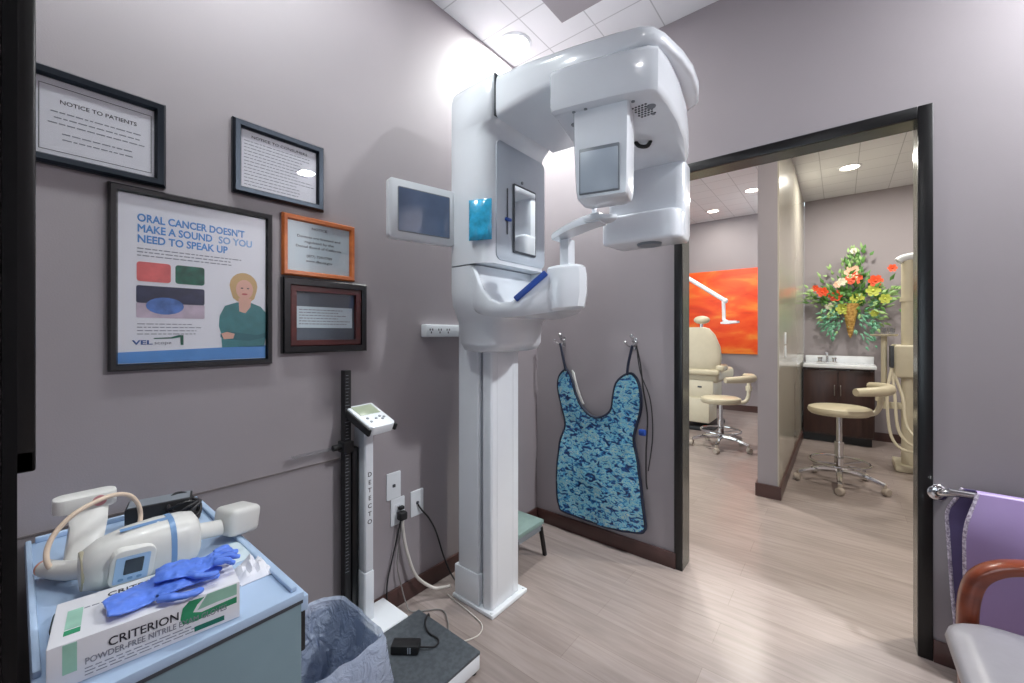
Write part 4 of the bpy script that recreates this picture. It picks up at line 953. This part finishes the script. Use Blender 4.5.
# ------------------------------------------------------------------ beyond the doorway: room with orange painting
o = bx('wall_picture', (-.75, 5.165, .93), (.605, 5.198, 2.31), M['orange'], None, .003); tag(o, 'large orange abstract canvas on the far wall', 'painting')
def stool(label, x, y, zs, rot, r=.24, armz=.2, ry=.19):
    t = thing('assistant_stool', label, 'stool', (x, y, 0), 'cream stools beyond the doorway')
    mx = Matrix.Translation((x, y, 0)) @ Matrix.Rotation(rot, 4, 'Z')
    MB().lathe([(0, zs - .065), (.9, zs - .065), (.97, zs - .05), (1, zs - .03), (.97, zs - .01), (.85, zs), (0, zs + .004)], mtx=mx @ Matrix.Diagonal((r, ry, 1, 1))).build('seat', M['cream'], t)
    MB().cyl((0, 0, .1), (0, 0, zs * .55), .032, mtx=mx).cyl((0, 0, zs * .5), (0, 0, zs - .06), .02, mtx=mx).build('gas_post', M['chrome'], t)
    MB().tube([(.2 * math.cos(R(a)), .2 * math.sin(R(a)), .19) for a in range(0, 361, 20)], .010, 8, mtx=mx).tube([(-.2, 0, .19), (0, 0, .17), (.2, 0, .19)], .008, 6, mtx=mx).build('foot_ring', M['chrome'], t)
    for k in range(5):
        a = R(72 * k + 20); c_, s_ = math.cos(a), math.sin(a)
        MB().tube([(0, 0, .12), (.15 * c_, .15 * s_, .115), (.29 * c_, .29 * s_, .075)], lambda q: .026 - .008 * q, 8, mtx=mx).build('base_leg', M['chrome'], t)
        cm = mx @ Matrix.Translation((.30 * c_, .30 * s_, .03)) @ Matrix.Rotation(a + R(60), 4, 'Z') @ Matrix.Rotation(R(90), 4, 'X')
        MB().lathe([(0, -.022), (.024, -.022), (.03, -.016), (.03, .016), (.024, .022), (0, .022)], mtx=cm, n=16).cyl((.29 * c_, .29 * s_, .05), (.29 * c_, .29 * s_, .085), .014, mtx=mx).build('caster', mat('cream_caster', (170, 158, 146), .5), t)
    MB().tube([(r * .5, 0, zs - .07), (r + .04, 0, zs - .06), (r + .09, 0, zs - .01), (r + .10, .0, zs + armz * .5), (r + .10, 0, zs + armz)], .02, 10, mtx=mx).build('arm_post', M['cream_s'], t)
    MB().cyl((r + .10, 0, zs + armz * .35), (r + .10, 0, zs + armz * .6), .032, mtx=mx).build('arm_collar', M['cream_s'], t)
    MB().tube([(r + .15, .17, zs + armz + .015), (r + .13, .02, zs + armz + .02), (r + .06, -.14, zs + armz + .02), (r - .1, -.25, zs + armz + .02), (r - .3, -.28, zs + armz + .015)], lambda q: .03 + .012 * math.sin(q * 3.14), 10, mtx=mx).build('arm_pad', M['cream'], t)
    return t
stool('cream stool with chrome five-star base and padded arm, before the dark sink cabinet', 1.60, 2.12, .655, R(35), .225, .14, .2)
stool('cream stool with padded arm in front of the reclined dental chair', .575, 2.70, .56, R(38), .21, .2, .18)

# dental chair
t = thing('dental_chair', 'cream dental chair seen from behind below the orange painting', 'dental chair', (.15, 3.55, 0))
bk = []
for z, w, y0, th in ((.78, .20, 3.40, .05), (.80, .26, 3.385, .07), (.95, .285, 3.37, .08), (1.10, .27, 3.35, .08), (1.25, .215, 3.33, .07), (1.33, .15, 3.32, .06), (1.345, .10, 3.32, .03)):
    bk.append([(.15 + w * math.cos(2 * math.pi * k / 20) , y0 + th + th * math.sin(2 * math.pi * k / 20), z) for k in range(20)])
MB().loft(bk).build('backrest', M['cream_s'], t, 60)
MB().ball((.20, 3.42, 1.44), (.10, .06, .055), 10).build('headrest', M['cream'], t)
MB().cyl((.19, 3.42, 1.30), (.2, 3.42, 1.42), .02).build('headrest_post', M['chrome'], t)
MB().box((-.10, 3.42, .62), (.40, 4.4, .78), .05, 3).build('seat', M['cream'], t)
MB().box((-.1, 3.36, .72), (.42, 3.48, .80), .03, 3).box((.36, 3.4, .78), (.47, 3.65, .86), .03, 3).build('armrest', M['cream'], t)
MB().box((-.05, 3.42, .40), (.34, 3.9, .66), .02).box((.0, 3.38, .10), (.30, 3.8, .42), .02).build('pedestal', M['cream_s'], t)
MB().box((-.02, 3.36, .0), (.34, 4.1, .05), .01).build('base', M['rubber'], t)
MB().box((.15, 3.415, .555), (.2, 3.42, .575)).build('badge', M['seam'], t)
# operating light on arm
t = thing('dental_light', 'white operating light on a slanting arm before the orange painting', 'dental light', (.0, 3.6, 0))
MB().cyl((-.55, 3.7, 0), (-.55, 3.7, 2.35), .035).build('mast', M['white_m'], t)
MB().tube([(-.55, 3.7, 2.3), (-.2, 3.65, 2.15), (.43, 3.6, 1.70)], lambda q: .028, 10, smooth=False).ball((.44, 3.6, 1.69), .035, 8).build('arm', M['white_m'], t)
MB().tube([(.42, 3.6, 1.69), (.425, 3.6, 1.5), (.43, 3.59, 1.44), (.47, 3.57, 1.42)], .022, 8).build('drop_arm', M['white_m'], t)
MB().loft([[(.40, 3.52, 1.39), (.40, 3.62, 1.39), (.40, 3.62, 1.41), (.40, 3.52, 1.41)], [(.48, 3.47, 1.385), (.48, 3.66, 1.385), (.48, 3.66, 1.43), (.48, 3.47, 1.43)], [(.60, 3.48, 1.40), (.60, 3.64, 1.40), (.60, 3.64, 1.425), (.60, 3.48, 1.425)]]).build('lamp_head', M['white_m'], t)

# ------------------------------------------------------------------ room with sink
t = thing('sink_cabinet', 'dark espresso sink base cabinet against the far wall', 'cabinet', (1.6, 3.9, 0))
mb = MB(); mb.box((1.262, 3.70, .09), (1.28, 4.15, .865)); mb.box((1.88, 3.70, .09), (1.90, 4.15, .865)); mb.box((1.28, 3.70, .09), (1.88, 4.15, .11)); mb.box((1.28, 4.13, .11), (1.88, 4.15, .865)); mb.box((1.28, 3.70, .845), (1.88, 3.72, .865)); mb.box((1.57, 3.70, .11), (1.60, 3.72, .845)); mb.build('carcass', M['wood_d'], t)
bx('plinth', (1.262, 3.75, 0), (1.88, 4.15, .09), M['black'], t)
for x0, x1, hx in ((1.27, 1.58, 1.555), (1.59, 1.892, 1.61)):
    dr = bx('door', (x0, 3.683, .11), (x1, 3.70, .84), M['wood_d'], t, .003)
    MB().tube([(hx, 3.683, .55), (hx, 3.66, .56), (hx, 3.66, .66), (hx, 3.683, .67)], .005, 8, smooth=False).build('handle', M['steel'], dr)
t = thing('sink_countertop', 'white countertop with basin on the dark sink cabinet', 'countertop', (1.6, 3.9, .865))
mb = MB(); mb.box((1.262, 3.66, .866), (1.915, 3.76, .905), .006); mb.box((1.262, 4.03, .866), (1.915, 4.15, .905), .004); mb.box((1.262, 3.76, .866), (1.36, 4.03, .905)); mb.box((1.74, 3.76, .866), (1.915, 4.03, .905)); mb.build('slab', M['white'], t)
bx('backsplash', (1.262, 4.128, .905), (1.915, 4.153, .99), M['white'], t, .003)
MB().loft([[(1.55 + x, 3.895 + y, z) for x, y in rrect(0, 0, w, d_, .05)] for z, w, d_ in ((.904, .38, .27), (.88, .36, .25), (.80, .24, .16), (.796, .05, .05))]).build('basin', M['white'], t)
t = thing('sink_faucet', 'chrome faucet at the back of the white countertop', 'faucet', (1.48, 4.08, .905))
MB().box((1.38, 4.055, .906), (1.58, 4.105, .92), .005).tube([(1.48, 4.08, .92), (1.48, 4.08, 1.0), (1.48, 4.04, 1.04), (1.48, 3.95, 1.03)], .013, 10).build('spout', M['chrome'], t)
for x in (1.41, 1.55): MB().lathe([(.0, 0), (.02, 0), (.018, .03), (.026, .034), (.024, .05), (0, .052)], (x, 4.08, .92), 12).build('tap_handle', M['chrome'], t)
t = thing('switch_plate', 'white light switch plates on the glossy partition wall', 'switch', (1.245, 1.85, 1.18))
for z in (1.165, 1.275):
    p = MB().prism(rrect(1.10 + .75, z - .05, .08, .1, .004), 1.2455, 1.251, 'x', .001).build('plate', M['white_m'], t)
    MB().prism(rrect(1.10 + .75, z - .05, .03, .055, .003), 1.251, 1.255, 'x').build('rocker', M['white'], p)

# flower arrangement on the far wall
t = thing('wall_flower_arrangement', 'silk flower arrangement in a wicker cone hung on the far wall', 'flower arrangement', (1.70, 4.1, 1.2))
FY = 4.08
mb = MB(); prof = [(.004, 1.21), (.02, 1.25), (.05, 1.42), (.075, 1.56), (.085, 1.62), (.075, 1.62)]
mb.lathe([(r_, z_) for r_, z_ in prof], (1.70, 4.03, 0), 20)
for k in range(9):
    z = 1.25 + k * .043; mb.lathe([(.012 + .062 * k / 9 + .004, z - .007), (.012 + .062 * k / 9 + .013, z), (.012 + .062 * k / 9 + .006, z + .007)], (1.70, 4.03, 0), 16)
mb.build('wicker_cone', M['wicker'], t)
rnd = random.Random(11)
def leaf(mb, c, L, W_, d, up):
    d = d.normalized(); s_ = d.cross(up).normalized(); n_ = s_.cross(d)
    c = Vector(c); pts = [c, c + d * L * .35 + s_ * W_ + n_ * .004, c + d * L + n_ * -.01, c + d * L * .35 - s_ * W_ + n_ * .004, c + d * L * .5 + n_ * .012]
    mb.poly(pts, [(0, 1, 4), (1, 2, 4), (2, 3, 4), (3, 0, 4)])
def foliage(nm, m, spots, n, spread, L):
    mb = MB()
    for _ in range(n):
        cx_, cz_, sx, sz = rnd.choice(spots)
        x = cx_ + rnd.gauss(0, sx); z = cz_ + rnd.gauss(0, sz); y = FY - abs(rnd.gauss(0, .05))
        d = Vector((x - 1.70 + rnd.gauss(0, .1), -.1 + rnd.gauss(0, .12), z - 1.60 + rnd.gauss(0, .14)))
        leaf(mb, (x, y, z), L * rnd.uniform(.7, 1.3), L * .22, d, Vector((rnd.gauss(0, .3), -1, rnd.gauss(0, .3))))
    o = mb.build(nm, m, t, 80); o['kind'] = 'stuff'; return o
foliage('foliage', M['leaf'], [(1.70, 1.72, .14, .10), (1.55, 1.72, .10, .07), (1.90, 1.70, .10, .07), (1.74, 2.02, .05, .12), (1.68, 1.70, .10, .05)], 210, 1, .085)
foliage('pale_foliage', M['leaf_l'], [(1.50, 1.55, .05, .10), (1.72, 1.85, .12, .12), (1.72, 2.12, .04, .08), (2.02, 1.72, .07, .05), (1.93, 1.52, .05, .08), (1.38, 1.74, .05, .05)], 170, 1, .07)
foliage('trailing_fern', M['leaf_b'], [(1.55, 1.50, .05, .10), (1.84, 1.48, .05, .12), (1.90, 1.34, .04, .09), (1.52, 1.42, .04, .08)], 180, 1, .062)
def flower(x, z, r, m, yoff=.07, npet=6, label=None):
    mb = MB(); c = Vector((x, FY - yoff, z)); face = Vector(((x - 1.70) * .5, -1, (z - 1.68) * .5 - .1)).normalized()
    a_ = face.cross(Vector((0, 0, 1))).normalized(); b_ = a_.cross(face)
    for lay, (k1, k2) in enumerate(((1, .35), (.62, .7))):
        for k in range(npet):
            an = 2 * math.pi * (k + .5 * lay) / npet; d = a_ * math.cos(an) + b_ * math.sin(an); s_ = d.cross(face)
            R_ = r * k1; q = [c, c + d * R_ * .5 + s_ * R_ * .42 + face * R_ * k2 * .5, c + d * R_ * .95 + s_ * R_ * .22 + face * R_ * k2 * .55, c + d * R_ * .95 - s_ * R_ * .22 + face * R_ * k2 * .55, c + d * R_ * .5 - s_ * R_ * .42 + face * R_ * k2 * .5, c + d * R_ * .55 + face * R_ * k2 * .25]
            mb.poly(q, [(0, 1, 5), (1, 2, 5), (2, 3, 5), (3, 4, 5), (4, 0, 5)])
    mb.ball(tuple(c + face * r * .18), r * .2, 6)
    return mb.build('flower', m, t, 60)
for x, z, r, k in ((1.73, 1.92, .10, 'fl_o'), (1.92, 1.87, .085, 'fl_o'), (1.44, 1.77, .075, 'fl_o'), (1.56, 1.72, .085, 'fl_o'), (2.06, 2.0, .055, 'fl_o'), (1.37, 1.82, .05, 'fl_o'),
                   (1.76, 1.68, .085, 'fl_y'), (1.63, 1.56, .085, 'fl_y'), (1.90, 1.76, .085, 'fl_y'), (2.0, 1.66, .07, 'fl_y'), (1.72, 1.99, .10, 'fl_p'), (1.62, 1.88, .06, 'fl_w'), (1.50, 1.60, .055, 'fl_w'), (1.73, 2.24, .045, 'fl_w'), (1.58, 1.85, .05, 'fl_p'), (1.91, 1.5, .05, 'fl_y')):
    flower(x, z, r * .84, M[k], .06 + rnd.random() * .06)

# delivery unit behind the right jamb
t = thing('dental_delivery_unit', 'cream dental delivery unit with hoses and light post beside the right jamb', 'dental unit', (2.1, 2.9, 0))
MB().cyl((2.09, 2.95, 0), (2.09, 2.95, 1.96), .045).cyl((2.09, 2.95, 1.56), (2.09, 2.95, 1.60), .055).build('post', M['cream_s'], t)
MB().tube([(2.02, 2.9, 1.93), (2.1, 2.92, 1.97), (2.5, 3.0, 2.0)], .032, 10).build('light_arm', M['white_m'], t)
MB().box((1.99, 2.86, .86), (2.35, 3.2, 1.16), .02, 3).build('console', M['cream_s'], t)
mb = MB()
for k in range(3): mb.box((1.965, 2.83 + k * .06, .95), (1.99, 2.86 + k * .06, 1.15), .004)
mb.build('handpiece_holder', M['seam'], t)
MB().lathe([(0, 0), (.09, 0), (.1, .01), (.1, .02), (0, .02)], (1.93, 2.98, 1.24)).cyl((1.93, 2.98, .55), (1.93, 2.98, 1.24), .022).build('tray_arm', M['cream_s'], t)
MB().lathe([(.02, 0), (.028, .06), (.025, .06), (.018, .003)], (1.93, 2.95, 1.261), 14).lathe([(.02, 0), (.028, .06), (.025, .06), (.018, .003)], (1.985, 3.0, 1.261), 14).build('clear_cups', M['acrylic'], t)
MB().box((1.95, 2.93, .56), (2.4, 2.98, .62), .01).build('support_bar', M['cream_s'], t)
for k in range(3):
    x = 1.94 + k * .05
    MB().tube([(1.975, 2.85 + k * .03, .95), (x, 2.78, .7), (x + .02, 2.7, .35 + .05 * k), (x + .12, 2.65, .24 + .05 * k), (x + .26, 2.7, .30 + .06 * k), (x + .3, 2.8, .6)], .012, 8).build('hose', M['cream_s'], t)
MB().box((2.0, 2.85, 0), (2.4, 3.2, .06), .01).build('foot', M['cream_s'], t)

# ------------------------------------------------------------------ camera, world, view
cam = bpy.data.cameras.new('camera'); co = bpy.data.objects.new('camera', cam); COL.objects.link(co)
co.location = (1.607, -2.248, 1.27); co.rotation_euler = (R(90), 0, R(39.1)); cam.sensor_width = 36; cam.lens = 404 / 1024 * 36; cam.shift_y = -8.5 / 1024
cam.clip_start = .01; S.camera = co
w = bpy.data.worlds.new('world'); S.world = w; w.use_nodes = True
w.node_tree.nodes['Background'].inputs[0].default_value = (.86, .97, 1, 1); w.node_tree.nodes['Background'].inputs[1].default_value = 2.7
L = bpy.data.lights.new('window_fill_light', 'AREA'); L.shape = 'RECTANGLE'; L.size = 1.4; L.size_y = 1.9; L.energy = 8; L.color = (.55, .72, 1)  # cool fill lamp added at the unseen corridor window
lo = bpy.data.objects.new('window_fill_light', L); COL.objects.link(lo); lo.location = (1.6, -4.23, 1.5); lo.rotation_euler = (R(90), 0, 0)
S.view_settings.view_transform = 'Standard'; S.view_settings.look = 'None'; S.view_settings.gamma = 1; S.view_settings.exposure = 0; S.view_settings.use_curve_mapping = False
S.cycles.max_bounces = 10; S.cycles.diffuse_bounces = 5
try: S.cycles.use_denoising = True
except Exception: pass
